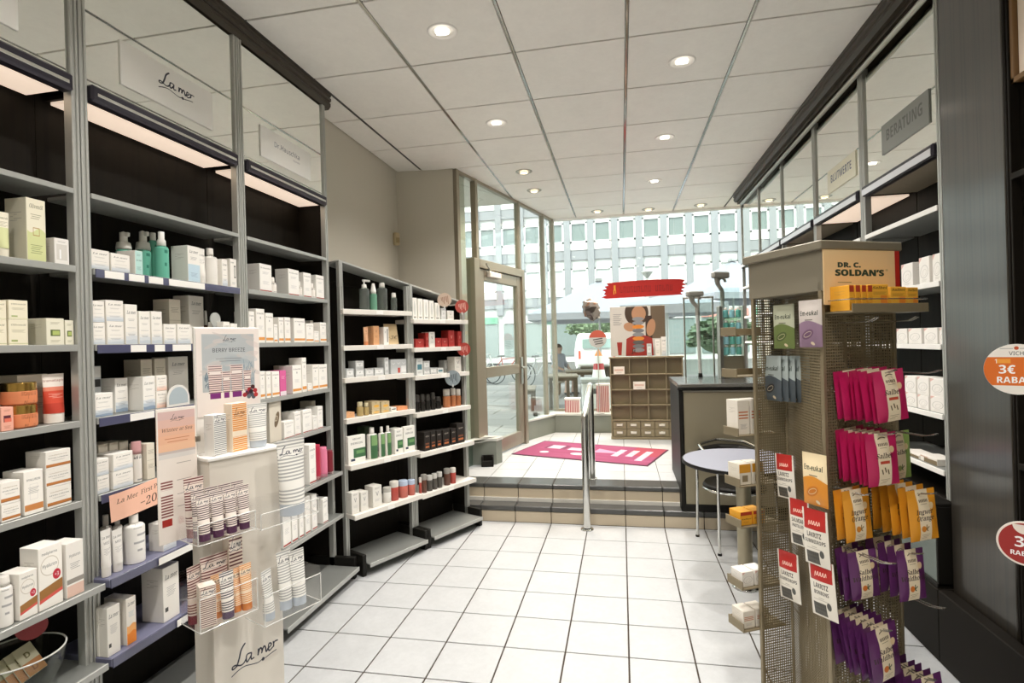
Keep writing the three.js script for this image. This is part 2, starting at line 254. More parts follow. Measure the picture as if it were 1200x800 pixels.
// one bay: posts in the front plane (t = 0), back panel behind, mirror and lit canopy above
function bay(label, F, s0, s1, o) {
  const t = thing('display_cabinet', label, 'cabinet', F.pos(s0, 0, 0), F.turn, o.group), w = s1 - s0, D = o.depth ?? 0.21, p = o.post ?? 0.032;
  mesh('back_panel', boxAt(0, w, o.low ?? 0.06, o.backTop ?? 3.06, -D, -D + 0.012), woodDark, t);
  for (const x of [0, w - p]) { const y0 = o.postLow ?? 0.02, y1 = o.top ?? 3.075; mesh('post', p > 0.02 ? merge([boxAt(x + 0.002, x + 0.012, y0, y1, -0.035, 0, 0.002), boxAt(x + 0.012, x + p - 0.012, y0, y1, -0.035, -0.005, 0.001), boxAt(x + p - 0.012, x + p - 0.002, y0, y1, -0.035, 0, 0.002)]) : boxAt(x, x + p, y0, y1, -0.035, 0.0, 0.002), o.postMat ?? M.alu, t); }
  if (o.sideLeft) mesh('side_panel', boxAt(0.002, 0.02, 0.05, o.top ?? 3.07, -D, -0.036), M.blackWood, t);
  if (o.sideRight) mesh('side_panel', boxAt(w - 0.02, w - 0.002, 0.05, o.top ?? 3.07, -D, -0.036), M.blackWood, t);
  if (o.mirror) {
    const [y0, y1] = o.mirror;
    mesh('mirror_panel', boxAt(p, w - p, y0, y1, -0.02, -0.012, 0.001), M.mirror, t);
    const c = mesh('canopy', boxAt(p, w - p, y0 - 0.055, y0 + 0.006, -0.03, 0.018, 0.008), M.aluDark, t);
    mesh('canopy_strip', o.paleStrip ? boxAt(p + 0.01, w - p - 0.01, y0 - 0.05, y0 - 0.015, 0.0178, 0.0205, 0.001) : boxAt(p + 0.02, w - p - 0.02, y0 - 0.034, y0 - 0.022, 0.0178, 0.0205, 0.001), o.paleStrip ? M.paleStrip : M.chrome, c);
    mesh('light_diffuser', boxAt(p + 0.01, w - p - 0.01, y0 - 0.048, y0 - 0.036, -D + 0.03, -0.032, 0.001), o.unlit ? M.deadStrip : stripGlow, t);
    if (!o.unlit) stripLight(t, w - 2 * p - 0.06, D - 0.07, w / 2, y0 - 0.05, -D / 2 - 0.005, o.power ?? 1.2);
    mesh('canopy_top', boxAt(p, w - p, y0 - 0.034, y0 - 0.02, -D + 0.012, -0.03), M.blackWood, t);
  }
  for (const q of o.shelves) {
    const f = q.front ?? -0.002, th = q.th ?? 0.02, m = q.mat ?? M.shelf, sx = q.over ? 0.004 : p;
    const sh = mesh('shelf', boxAt(sx, w - sx, q.y - th, q.y, -D + 0.014, f, 0.003), m, t);
    mesh('front_edge', boxAt(sx, w - sx, q.y - th - 0.002, q.y + (q.lip ?? 0.001), f, f + 0.006, 0.002), q.edge ?? M.shelfEdge, sh);
    if (q.strip) { mesh('label_strip', boxAt(sx + 0.005, w - sx - 0.005, q.y - 0.032, q.y - 0.001, f + 0.006, f + 0.01, 0.001), M.violetEdge, sh); }
    for (const [a, b] of q.tags ?? []) mesh('price_tag', boxAt(a, b, q.y - 0.03, q.y - 0.003, f + 0.0105, f + 0.012, 0.0005), tagMat, sh);
    if (q.brackets) for (const x of [0.004, w - 0.016]) mesh('bracket', boxAt(x, x + 0.012, q.y - 0.06, q.y - 0.002, -0.03, f - 0.02, 0.003), M.alu, sh);
  }
  if (o.base) { const bl = o.baseLeft ?? 0;
    const [y, f] = o.base;
    for (const x of [bl, w - 0.03]) mesh('base_foot', boxAt(x, x + 0.03, 0.002, y + 0.055, -D + 0.02, f - 0.03, 0.003), M.black, t);
    const b = mesh('base_shelf', boxAt(0.032 + bl, w - 0.032, y - 0.012, y, -D + 0.02, f, 0.003), M.shelf, t);
    mesh('front_edge', boxAt(0.032 + bl, w - 0.032, y - 0.024, y + 0.002, f, f + 0.006, 0.002), M.shelfEdge, b);
  }
  return t;
}
M.deadStrip = std(0x9a8e7b, 0.6); M.paleStrip = std(0xdcdce0, 0.35, 0.2);
const S = (y, e = {}) => ({ y, ...e });
const low = { front: 0.055, over: true }, tray = { front: 0.07, over: true, mat: M.violet, edge: M.violetEdge, th: 0.03 };
const MIR = [2.465, 3.06];
bay('nearest tall black cabinet on the left, filled with orange and cream packs', LEFT, 0.77, 1.6, { mirror: MIR, group: 'tall black cabinets along the left wall', shelves: [S(2.075, { th: 0.015 }), S(1.805), S(1.53), S(1.265), S(0.987), S(0.69, low), S(0.41, { ...low, front: 0.06 })], base: [0.085, 0.17] });
bay('middle tall black cabinet on the left with violet shelf strips', LEFT, 1.6, 2.435, { mirror: MIR, group: 'tall black cabinets along the left wall', shelves: [S(2.075, { th: 0.015 }), S(1.805, { strip: true, tags: [[0.07, 0.15], [0.17, 0.24], [0.26, 0.33], [0.36, 0.56]] }), S(1.53, { strip: true, tags: [[0.17, 0.24], [0.28, 0.33], [0.37, 0.47]] }), S(1.265, { strip: true, tags: [[0.16, 0.27]] }), S(0.987, { strip: true, tags: [] }), S(0.70, { ...tray, tags: [[0.2, 0.38]] }), S(0.42, { ...tray, tags: [[0.28, 0.4]] })], base: [0.085, 0.17] });
bay('far tall black cabinet on the left with white and red cartons', LEFT, 2.435, 3.265, { mirror: MIR, sideRight: true, group: 'tall black cabinets along the left wall', shelves: [S(2.075, { th: 0.015 }), S(1.805), S(1.53), S(1.232), S(0.987), S(0.69, low), S(0.415, low)], base: [0.085, 0.17] });
// the angled cabinet: two bays with a slanted top
{
  const edge = { edge: M.whiteShelf, th: 0.03 }, ws = (y, f) => S(y, { ...edge, front: f, over: true, mat: M.whiteShelf, tags: [[0.27, 0.33]] });
  const mk = (label, s0, s1, ya, yb, ys, extra) => {
    const t = bay(label, ANG, s0, s1, { depth: 0.19, postLow: 0.02, top: yb - 0.01, backTop: yb - 0.02, postMat: M.alu, shelves: ys, base: [0.085, 0.16], group: 'bays of the angled black cabinet', ...extra });
    const w = s1 - s0, tri = new THREE.Shape([new THREE.Vector2(0, yb - 0.02), new THREE.Vector2(w, yb - 0.02), new THREE.Vector2(w, yb), new THREE.Vector2(0, ya)]);
    mesh('gable_panel', new THREE.ExtrudeGeometry(tri, { depth: 0.012, bevelEnabled: false }).translate(0, 0, -0.19), woodDark, t);
    const r = Math.atan2(yb - ya, w), len = Math.hypot(w, yb - ya);
    at(mesh('slanted_top', boxAt(0, len, -0.012, 0.0, -0.19, 0.0), M.alu, t), 0, ya + 0.012, 0, 0, 0, r);
    mesh('tall_post', boxAt(0, 0.03, yb - 0.05, ya, -0.035, 0, 0.003), M.alu, t);
    return t;
  };
  mk('nearer bay of the angled black cabinet with slanted top', 0, 0.61, 2.06, 1.945, [ws(1.746, 0.024), ws(1.504, 0.02), ws(1.29, 0.024), ws(1.021, 0.03), ws(0.72, 0.062), ws(0.40, 0.09)], { sideLeft: true, baseLeft: 0.03 });
  mk('farther bay of the angled black cabinet beside the door', 0.612, 1.222, 1.945, 1.83, [ws(1.69, 0.03), ws(1.475, 0.03), ws(1.265, 0.03), ws(0.985, 0.035), ws(0.69, 0.062), ws(0.385, 0.075)], { sideRight: true });
}
// right cabinets: s is the world z
{
  const wedge = { edge: M.white, th: 0.022 }, RS = (y) => S(y, { ...wedge, front: 0.0 });
  const R5 = S(0.858, { ...wedge, front: 0.0 });
  bay('black wall cabinet on the right beside the dark wooden pillar', RIGHT, -3.6, -2.79, { depth: 0.3, mirror: [2.35, 3.0], shelves: [RS(2.07), RS(1.725), RS(1.435), RS(1.115), R5], group: 'black cabinets along the right wall', unlit: true, paleStrip: true, low: 0.74, postLow: 0.73 });
  bay('far black wall cabinet on the right behind the candy stand', RIGHT, -4.42, -3.605, { depth: 0.3, mirror: [2.35, 3.0], shelves: [RS(2.07), RS(1.725), RS(1.435), RS(1.115)], group: 'black cabinets along the right wall', power: 0.6, paleStrip: true, low: 0.0 });
  for (let i = 0; i < 3; i++) bay(['far', 'middle', 'near'][i] + ' mirror-topped black cabinet beyond the candy stand', RIGHT, -6.9 + i * 0.825, -6.08 + i * 0.825, { depth: 0.3, post: 0.012, mirror: [2.35, 3.0], shelves: [RS(2.07), RS(1.725), RS(1.435)], group: 'black cabinets along the right wall', unlit: true, paleStrip: true, low: 0.28 });
  // dark wooden pillar between the cabinets
  const p = structure('trim', boxAt(1.43, 1.78, 0, 3.05, -2.785, -2.38, 0.003), M.pillar, 'dark wooden pillar of the right wall');
  const b = bay('dark wall cabinet at the right edge, nearest to the camera', RIGHT, -2.375, -1.55, { depth: 0.3, postMat: M.blackWood, shelves: [S(2.07, { mat: M.blackWood, edge: M.blackWood }), S(1.0, { mat: M.blackWood, edge: M.blackWood })], low: 0 });
  mesh('light_box', boxAt(0.05, 0.78, 2.42, 2.95, -0.06, -0.02, 0.004), std(0xf3e3d2, 0.6), b); mesh('light_box_frame', merge([boxAt(0.032, 0.05, 2.4, 2.97, -0.07, -0.005), boxAt(0.78, 0.795, 2.4, 2.97, -0.07, -0.005), boxAt(0.032, 0.795, 2.4, 2.42, -0.07, -0.005)]), std(0x7a5a34, 0.5), b);
  // lower glass-fronted counter under the right cabinet
  const g = thing('low_cabinet', 'low black cabinet with slanted glassy front under the right shelves', 'cabinet', RIGHT.pos(-3.6, 0, 0), RIGHT.turn);
  mesh('body', boxAt(0, 0.81, 0.0, 0.33, -0.3, 0.06, 0.004), M.blackWood, g); mesh('plinth_run', boxAt(0.812, 2.1, 0.0, 0.33, 0.002, 0.06, 0.004), M.blackWood, g); mesh('glass_front', boxAt(0.0, 0.79, 0.35, 0.70, 0.035, 0.045, 0.002), std(0x8f9a95, 0.16, 0.5), g);
  mesh('glass_frame', merge([boxAt(0.0, 0.8, 0.331, 0.352, -0.02, 0.055), boxAt(0, 0.8, 0.70, 0.715, -0.02, 0.055), boxAt(0.785, 0.8, 0.34, 0.7, -0.02, 0.05)]), M.black, g); mesh('back_panel', boxAt(0, 0.8, 0.34, 0.72, -0.29, -0.02), M.blackWood, g);
}
// ---------- packaging designs ----------
const line = (g, x0, x1, y, w = 2, c = '#777') => { g.strokeStyle = c; g.lineWidth = w; g.beginPath(); g.moveTo(x0, y); g.lineTo(x1, y); g.stroke(); };
const words = (g, x, y, t, size, c = '#333', font = 'sans-serif', align = 'center', weight = '') => { g.fillStyle = c; g.font = `${weight} ${size}px ${font}`; g.textAlign = align; g.fillText(t, x, y); };
const script = (g, x, y, t, size, c = '#222') => words(g, x, y, t, size, c, 'serif', 'center', 'italic');
const small = (g, W, y, n, c = '#888', k = 0.55) => { for (let i = 0; i < n; i++) line(g, W * (0.5 - k / 2 + 0.05 * (i % 2)), W * (0.5 + k / 2 - 0.06 * (i % 3)), y + i * 8, 2, c); };
const wave = (g, W, H, y, c, a = 6) => { g.fillStyle = c; g.beginPath(); g.moveTo(0, H); for (let x = 0; x <= W; x += 4) g.lineTo(x, y + Math.sin(x / W * 7) * a); g.lineTo(W, H); g.fill(); };
const F = 128, T = 256;   // front width, texture height
const fill = (g, c) => { g.fillStyle = c; g.fillRect(0, 0, F, T); };
const mer = (g, c, low) => { fill(g, c); wave(g, F, T, 176, low[0], 3); wave(g, F, T, 200, low[1], 4); wave(g, F, T, 226, low[2], 3); script(g, F / 2, 62, 'La mer', 28, '#333'); small(g, F, 96, 2, '#9a9a98'); line(g, 20, 108, 150, 2, '#8a8f94'); small(g, F, 190, 2, '#858d96', 0.6); };
const DESIGN = {
  olive: ['#efe9d2', (g) => { fill(g, '#efe9d2'); wave(g, F, T, 130, '#d6dba0', 10); script(g, F / 2, 40, 'Olivenöl', 22, '#5f5a3a'); small(g, F, 66, 3, '#8d8863'); g.strokeStyle = '#b08a50'; g.lineWidth = 3; g.strokeRect(44, 120, 40, 30); small(g, F, 190, 5, '#7f8757', 0.6); }],
  cream: ['#efe8d0', (g) => { fill(g, '#efe8d0'); script(g, F / 2, 60, 'Olivenöl', 24, '#5f5a3a'); small(g, F, 100, 4, '#8d8863', 0.7); g.fillStyle = '#a3b06b'; g.fillRect(18, 200, 40, 18); line(g, 0, F, 236, 6, '#c4c58c'); }],
  greenjar: ['#eae6d2', (g) => { fill(g, '#eae6d2'); g.fillStyle = '#53632c'; g.fillRect(30, 110, 68, 60); g.fillStyle = '#b6c472'; g.fillRect(44, 120, 50, 40); small(g, F, 40, 3, '#8d8863'); small(g, F, 210, 3, '#8d8863'); }],
  smallwhite: ['#efece6', (g) => { fill(g, '#efece6'); g.fillStyle = '#d9d5cd'; g.fillRect(20, 60, 88, 150); g.strokeStyle = '#bbb'; g.strokeRect(20, 60, 88, 150); small(g, F, 30, 2); g.fillStyle = '#fff'; g.fillRect(44, 110, 14, 90); }],
  pinkjar: ['#f0b19c', (g) => { fill(g, '#f0b19c'); g.fillStyle = '#5c2430'; g.fillRect(28, 90, 72, 70); g.fillStyle = '#e5735c'; g.fillRect(36, 120, 70, 40); small(g, F, 30, 3, '#a85a44'); small(g, F, 200, 4, '#a85a44'); }],
  taupe: ['#e9e1d0', (g) => { fill(g, '#e9e1d0'); small(g, F, 50, 4, '#9d9380', 0.7); small(g, F, 150, 4, '#9d9380', 0.7); line(g, 0, F, 120, 2, '#b3a893'); }],
  band: ['#f2eee6', (g) => { fill(g, '#f2eee6'); words(g, F / 2, 70, 'medipharma', 16, '#9d8b72'); words(g, F / 2, 110, 'HYALURON', 20, '#666'); small(g, F, 134, 2); g.fillStyle = '#c07a3c'; g.fillRect(0, 186, F, 32); g.fillStyle = '#8f5a2c'; g.fillRect(0, 218, F, 8); }],
  bandtall: ['#f4f0e8', (g) => { fill(g, '#f4f0e8'); words(g, F / 2, 60, 'HYALURON', 18, '#666'); g.strokeStyle = '#bbb'; g.strokeRect(40, 80, 50, 90); small(g, F, 100, 5); g.fillStyle = '#c9854a'; g.fillRect(0, 196, F, 36); }],
  pharma: ['#f6f2ea', (g) => { fill(g, '#f6f2ea'); g.strokeStyle = '#c9c0b0'; g.lineWidth = 3; g.beginPath(); g.ellipse(60, 84, 46, 38, 0, 0, 7); g.stroke(); words(g, 60, 88, 'Hyaluron', 19, '#666'); words(g, 60, 36, 'medipharma', 14, '#555'); g.fillStyle = '#c4283c'; g.beginPath(); g.arc(96, 128, 21, 0, 7); g.fill(); words(g, 96, 136, '+3', 22, '#fff'); g.fillStyle = '#a0703a'; g.beginPath(); g.moveTo(0, 176); g.lineTo(F, 150); g.lineTo(F, 196); g.lineTo(0, 222); g.fill(); g.fillStyle = '#d65a4e'; g.beginPath(); g.moveTo(0, 214); g.lineTo(F, 188); g.lineTo(F, 202); g.lineTo(0, 228); g.fill(); }],
  pharmagrey: ['#f4f0e9', (g) => { fill(g, '#f4f0e9'); words(g, F / 2, 70, 'Hyaluron', 20, '#777'); small(g, F, 100, 4); g.fillStyle = '#9a948c'; g.fillRect(0, 170, F, 22); g.fillStyle = '#e6c4b4'; g.fillRect(0, 200, F, 56); }],
  mer: ['#f3efe7', (g) => mer(g, '#f3efe7', ['#ebe9e4', '#d9dde0', '#c9d0d6'])],
  mergrey: ['#f1ede5', (g) => { fill(g, '#f1ede5'); script(g, F / 2, 50, 'La mer', 24, '#444'); small(g, F, 80, 3, '#a5a29a'); line(g, 20, 108, 170, 2, '#9a9a96'); small(g, F, 190, 4, '#b0ada5', 0.6); }],
  merblue: ['#f4f1ea', (g) => mer(g, '#f4f1ea', ['#dde1e4', '#bcc7d1', '#8fa1b5'])],
  merpeach: ['#f4efe6', (g) => mer(g, '#f4efe6', ['#f3e0d4', '#efd0bf', '#e9c2b0'])],
  tealbox: ['#efece4', (g) => { fill(g, '#bfe3dc'); small(g, F, 40, 3, '#5c8f88'); small(g, F, 170, 5, '#5c8f88'); script(g, F / 2, 110, 'La mer', 26, '#34625c'); }],
  bluebox: ['#f2efe8', (g) => { fill(g, '#f2efe8'); g.fillStyle = '#c4dbe8'; g.fillRect(0, 130, F, 126); script(g, F / 2, 50, 'La mer', 26); small(g, F, 80, 3); small(g, F, 190, 4, '#7c97ab'); }],
  windowed: ['#f1ede5', (g) => { fill(g, '#f1ede5'); g.fillStyle = '#5a5a54'; g.fillRect(74, 60, 36, 110); g.fillStyle = '#d8d6cf'; g.fillRect(80, 70, 24, 90); script(g, 44, 40, 'La mer', 18); small(g, F, 210, 3); }],
  windowfour: ['#f0ece3', (g) => { fill(g, '#f0ece3'); script(g, F / 2, 60, 'La mer', 28); small(g, F, 100, 6, '#999'); g.fillStyle = '#4a4a46'; g.fillRect(14, 190, 24, 20); }],
  orangelow: ['#efe9df', (g) => { fill(g, '#efe9df'); wave(g, F, T, 150, '#f4b06a', 5); wave(g, F, T, 190, '#ef8a2c', 5); script(g, F / 2, 44, 'La mer', 26); small(g, F, 80, 4, '#a7c0cc'); }],
  camerabox: ['#cfd3d6', (g) => { fill(g, '#cfd3d6'); g.fillStyle = '#2b2b2b'; g.fillRect(10, 70, 108, 40); g.fillStyle = '#e9e9e6'; g.fillRect(0, 0, F, 60); g.fillStyle = '#a9b9c6'; g.fillRect(0, 140, F, 60); }],
  redbase: ['#f4f1eb', (g) => { fill(g, '#f4f1eb'); g.fillStyle = '#a33a34'; g.fillRect(0, 240, F, 9); words(g, F / 2, 44, 'Dr.Hauschka', 18, '#666'); small(g, F, 74, 3, '#aaa'); small(g, F, 160, 4, '#bbb'); }],
  hau: ['#f5f1ea', (g) => { fill(g, '#f5f1ea'); g.fillStyle = '#e39b4c'; g.fillRect(0, 212, F, 22); words(g, F / 2, 42, 'Dr.Hauschka', 18, '#666'); g.fillStyle = '#999'; g.fillRect(58, 60, 12, 16); small(g, F, 130, 4, '#bbb'); }],
  pinkbox: ['#d9609a', (g) => { fill(g, '#d9609a'); g.fillStyle = '#f2e4ea'; g.fillRect(0, 210, F, 46); small(g, F, 60, 4, '#f3c6da'); }],
  plaincard: ['#d8d0c0', (g) => { fill(g, '#d8d0c0'); g.fillStyle = '#6d5b44'; g.beginPath(); g.ellipse(80, 120, 22, 50, 0.4, 0, 7); g.fill(); script(g, 70, 130, 'b', 60, '#cabfa9'); }],
  silver: ['#c9cbca', (g) => { fill(g, '#c9cbca'); g.fillStyle = '#e6e7e5'; g.fillRect(14, 60, 100, 120); words(g, F / 2, 140, 'V', 60, '#777'); words(g, F / 2, 40, 'VICHY', 24, '#555'); line(g, 20, 108, 214, 3, '#888'); }],
  silverwin: ['#c3c6c6', (g) => { fill(g, '#c3c6c6'); for (const x of [8, 50, 92]) { words(g, x + 14, 90, 'V', 46, '#e9e9e9'); } g.fillStyle = '#b03528'; g.fillRect(56, 150, 18, 90); g.fillStyle = '#e4e5e4'; g.fillRect(84, 120, 40, 110); }],
  greybox: ['#efece5', (g) => { fill(g, '#efece5'); g.fillStyle = '#777'; g.fillRect(84, 30, 24, 190); words(g, 44, 90, 'V', 40, '#555'); }],
  peachbox: ['#dba576', (g) => { fill(g, '#dba576'); words(g, F / 2, 90, 'V', 44, '#7d5634'); small(g, F, 130, 4, '#a5744a'); }],
  gold: ['#cbb891', (g) => { fill(g, '#cbb891'); g.fillStyle = '#e8b24a'; g.beginPath(); g.arc(70, 150, 42, 0, 7); g.fill(); words(g, F / 2, 70, 'V', 50, '#6e5b33'); }],
  orangebox: ['#e39a6b', (g) => { fill(g, '#e39a6b'); words(g, F / 2, 110, 'V', 60, '#b5633a'); small(g, F, 170, 4, '#c47c50'); }],
  darkjarbox: ['#efece4', (g) => { fill(g, '#efece4'); g.fillStyle = '#2c2a28'; g.fillRect(20, 90, 90, 60); }],
  green: ['#f0eee6', (g) => { fill(g, '#f0eee6'); g.fillStyle = '#3f6b45'; g.fillRect(40, 120, 88, 84); g.fillStyle = '#6d9a62'; g.fillRect(60, 140, 60, 30); words(g, F / 2, 40, 'VICHY', 22, '#555'); words(g, F / 2, 80, 'DERCOS', 24, '#333'); g.fillStyle = '#2a3b52'; g.fillRect(20, 210, 30, 20); }],
  darkgreen: ['#384a30', (g) => { fill(g, '#384a30'); small(g, F, 80, 6, '#566b49'); }],
  vbox: ['#e5e2da', (g) => { fill(g, '#e5e2da'); words(g, F / 2, 120, 'V', 70, '#777'); small(g, F, 160, 4, '#aaa'); words(g, F / 2, 40, 'VICHY', 24, '#777'); }],
  vtall: ['#efece4', (g) => { fill(g, '#efece4'); g.fillStyle = '#cfd0cb'; g.beginPath(); g.ellipse(64, 130, 26, 80, 0, 0, 7); g.fill(); words(g, F / 2, 60, 'V', 34, '#888'); g.fillStyle = '#8b8a85'; g.fillRect(30, 220, 68, 20); }],
  red: ['#a8302c', (g) => { fill(g, '#a8302c'); words(g, F / 2, 130, 'V', 70, '#e2b0a0'); small(g, F, 170, 3, '#cf7a6c'); }],
  teal: ['#e3e5e2', (g) => { fill(g, '#e3e5e2'); g.fillStyle = '#4c7f8d'; g.fillRect(20, 90, 88, 80); small(g, F, 40, 2); small(g, F, 200, 4); }],
  black: ['#1e1813', (g) => { fill(g, '#1e1813'); g.fillStyle = '#b8683a'; g.fillRect(24, 190, 80, 26); words(g, F / 2, 70, 'VICHY', 26, '#d8cfc2'); g.fillStyle = '#7d4a30'; g.fillRect(24, 150, 80, 22); }],
  baby: ['#f0ece5', (g) => { fill(g, '#f0ece5'); g.strokeStyle = '#c3c0ba'; g.lineWidth = 5; g.beginPath(); g.ellipse(64, 140, 44, 60, 0.2, 0, 7); g.stroke(); g.fillStyle = '#e0b7ab'; g.beginPath(); g.moveTo(0, 0); g.lineTo(44, 0); g.lineTo(0, 60); g.fill(); small(g, F, 214, 3, '#b9b4aa'); g.beginPath(); g.ellipse(66, 150, 20, 34, 0.4, 0, 7); g.stroke(); }],
  giftbox: ['#e8e2d8', (g) => { fill(g, '#e8e2d8'); g.fillStyle = '#7c6c50'; g.fillRect(30, 80, 98, 176); g.fillStyle = '#c4a391'; g.fillRect(0, 40, 60, 40); }],
};
// all carton prints share one sheet of 8 x 8 cells; a cell holds the front (left half) and the sides (right half)
const sheet = document.createElement('canvas'); sheet.width = sheet.height = 2048; const sheetPen = sheet.getContext('2d'), cells = new Map();
const sheetMap = new THREE.CanvasTexture(sheet); sheetMap.colorSpace = THREE.SRGBColorSpace; sheetMap.magFilter = THREE.LinearFilter; sheetMap.anisotropy = 8; const cartonMat = std(0xffffff, 0.55, 0, { map: sheetMap });
function cellOf(k) {
  if (!cells.has(k)) {
    const n = cells.size, [side, draw] = DESIGN[k], g = sheetPen; cells.set(k, n);
    g.save(); g.translate((n % 8) * 256, Math.floor(n / 8) * 256); g.beginPath(); g.rect(0, 0, 256, T); g.clip(); g.fillStyle = side; g.fillRect(0, 0, 256, T); g.save(); g.beginPath(); g.rect(0, 0, F, T); g.clip(); draw(g); g.restore(); g.globalAlpha = 0.5; small(g, 384, 60, 5, '#8b8577', 0.16); g.restore();
  }
  return cells.get(k);
}
function cartonMesh(k, w, h, d, parent) {
  const n = cellOf(k), geo = memo(`ct${n},${w},${h},${d}`, () => { const q = cbox(w, h, d).clone(), u = q.attributes.uv = q.attributes.uv.clone(); for (let i = 0; i < u.count; i++) u.setXY(i, ((n % 8) + 0.006 + u.getX(i) * 0.988) / 8, 1 - (Math.floor(n / 8) + 1 - 0.006 - u.getY(i) * 0.988) / 8); return q; });
  return mesh('body', geo, cartonMat, parent);
}
// striped tubes and bottles: the map wraps round the body, its middle is the front
const wrapMat = (key, base, draw, rough = 0.45) => memo('wrap' + key, () => std(0xffffff, rough, 0, { map: canvasTexture(256, 256, (g) => { g.fillStyle = base; g.fillRect(0, 0, 256, 256); draw(g); }) }));
const stripes = (c, n = 14, logo = true, base = '#f3ece4') => (g) => { for (let i = 0; i < n; i++) { g.fillStyle = c; g.fillRect(0, 6 + i * (246 / n), 256, 246 / n * 0.42); } if (logo) { g.fillStyle = base; g.fillRect(66, 24, 124, 30); script(g, 128, 48, 'La mer', 30, '#2a2a2a'); g.fillStyle = base; g.fillRect(0, 176, 256, 16); } };
const WRAP = {
  redtube: ['#f0e6dc', (g) => { g.fillStyle = '#cf4a33'; g.fillRect(0, 110, 256, 146); g.fillStyle = '#e0866c'; g.fillRect(0, 84, 256, 26); g.fillStyle = '#b93a28'; g.fillRect(0, 190, 256, 66); words(g, 128, 50, 'Granatapfel', 20, '#8a4a3a'); small(g, 256, 130, 4, '#f3cfc0', 0.25); }],
  olivetube: ['#f0ead6', (g) => { g.fillStyle = '#d9dda6'; g.fillRect(0, 110, 256, 146); words(g, 128, 50, 'Olivenöl', 22, '#5f5a3a'); small(g, 256, 70, 5, '#8d8863', 0.25); }],
  white: ['#f1ede6', (g) => { script(g, 128, 70, 'La mer', 26, '#444'); small(g, 256, 100, 6, '#999', 0.25); }],
  med: ['#f3f0ea', (g) => { script(g, 128, 60, 'La mer', 24, '#444'); words(g, 128, 100, 'MED', 26, '#888'); small(g, 256, 130, 6, '#aaa', 0.25); }],
  teal: ['#68b8a0', (g) => { g.fillStyle = '#2f6f5e'; g.beginPath(); g.moveTo(128, 30); g.lineTo(138, 48); g.lineTo(118, 48); g.fill(); for (let i = 0; i < 7; i++) line(g, 112, 112 + rnd(14, 34), 70 + i * 16, 4, '#2f7d69'); }],
  peach: ['#e8b48c', (g) => { words(g, 128, 90, 'V', 40, '#8c5a38'); small(g, 256, 110, 4, '#b07c56', 0.2); }],
  greenlabel: ['#efece4', (g) => { g.fillStyle = '#3f6b45'; g.fillRect(92, 120, 72, 70); g.fillStyle = '#7fa56c'; g.fillRect(100, 138, 56, 24); words(g, 128, 80, 'DERCOS', 20, '#333'); }],
  pinkwhite: ['#f1ebe3', (g) => { script(g, 128, 150, 'La mer', 30, '#444'); small(g, 256, 180, 4, '#999', 0.2); }],
};
const wrap = (k) => wrapMat(k, ...WRAP[k]);
// ---------- packaging shapes: base at y = 0, front towards +z ----------
function tubeBody(w, h, cap = 0.2, round = 0.34) {   // stands on its cap and closes to a flat crimp on top
  return memo(`tb${w},${h},${cap},${round}`, () => {
    const n = 24, rows = 9, P = [], U = [], I = [], y0 = h * cap;
    for (let j = 0; j <= rows; j++) { const v = j / rows, k = v < 0.94 ? v / 0.94 : 1, rx = w / 2 * (0.8 + 0.2 * k), rz = w * round * (1 - k * k * 0.2) * (1 - k) + 0.0016;
      for (let i = 0; i <= n; i++) { const a = Math.PI + i / n * Math.PI * 2; P.push(Math.sin(a) * rx, y0 + (h - y0) * v, Math.cos(a) * rz); U.push(i / n, v); } }
    for (let j = 0; j < rows; j++) for (let i = 0; i < n; i++) { const a = j * (n + 1) + i, b = a + n + 1; I.push(a, a + 1, b, b, a + 1, b + 1); }
    const g = new THREE.BufferGeometry(); g.setAttribute('position', new THREE.Float32BufferAttribute(P, 3)); g.setAttribute('uv', new THREE.Float32BufferAttribute(U, 2)); g.setIndex(I); g.computeVertexNormals(); return g;
  });
}
function tubeCap(w, h, cap = 0.2, round = 0.34) { return memo(`tc${w},${h},${cap},${round}`, () => lathe([[0.0005, 0], [w * 0.37, 0], [w * 0.39, 0.002], [w * 0.4, h * cap]], 20).scale(1, 1, round / 0.4)); }
function bottleGeo(w, h, body, neck) { const r = w / 2; return memo(`bg${w},${h},${body},${neck}`, () => lathe([[0.0005, 0], [r * 0.94, 0], [r, 0.003], [r, h * body * 0.93], [r * 0.85, h * body * 0.98], [r * neck, h * body], [r * neck, h * (body + 0.03)], [0.0005, h * (body + 0.03)]])); }
function capGeo(w, h, y0, y1, r0, r1) { return memo(`cg${w},${h},${y0},${y1},${r0},${r1}`, () => lathe([[0.0005, h * y0], [w / 2 * r0, h * y0], [w / 2 * r0, h * y0 + (h * (y1 - y0)) * 0.3], [w / 2 * r1, h * y1 - 0.002], [w / 2 * r1 * 0.9, h * y1], [0.0005, h * y1]])); }
const plastic = (c, r = 0.35) => memo('pl' + c + r, () => std(c, r));
const clearGlass = memo('clearglass', () => phys({ color: 0xdfe6e0, roughness: 0.05, transmission: 0.9, thickness: 0, ior: 1.4 }));
const KIND = {};   // kind -> [thing name, category, look, builder(group, w, h, d)]
const addCarton = (k, look, name = 'carton', category = 'box') => { KIND[k] = [name, category, look, (t, w, h, d) => cartonMesh(k, w, h, d, t)]; };
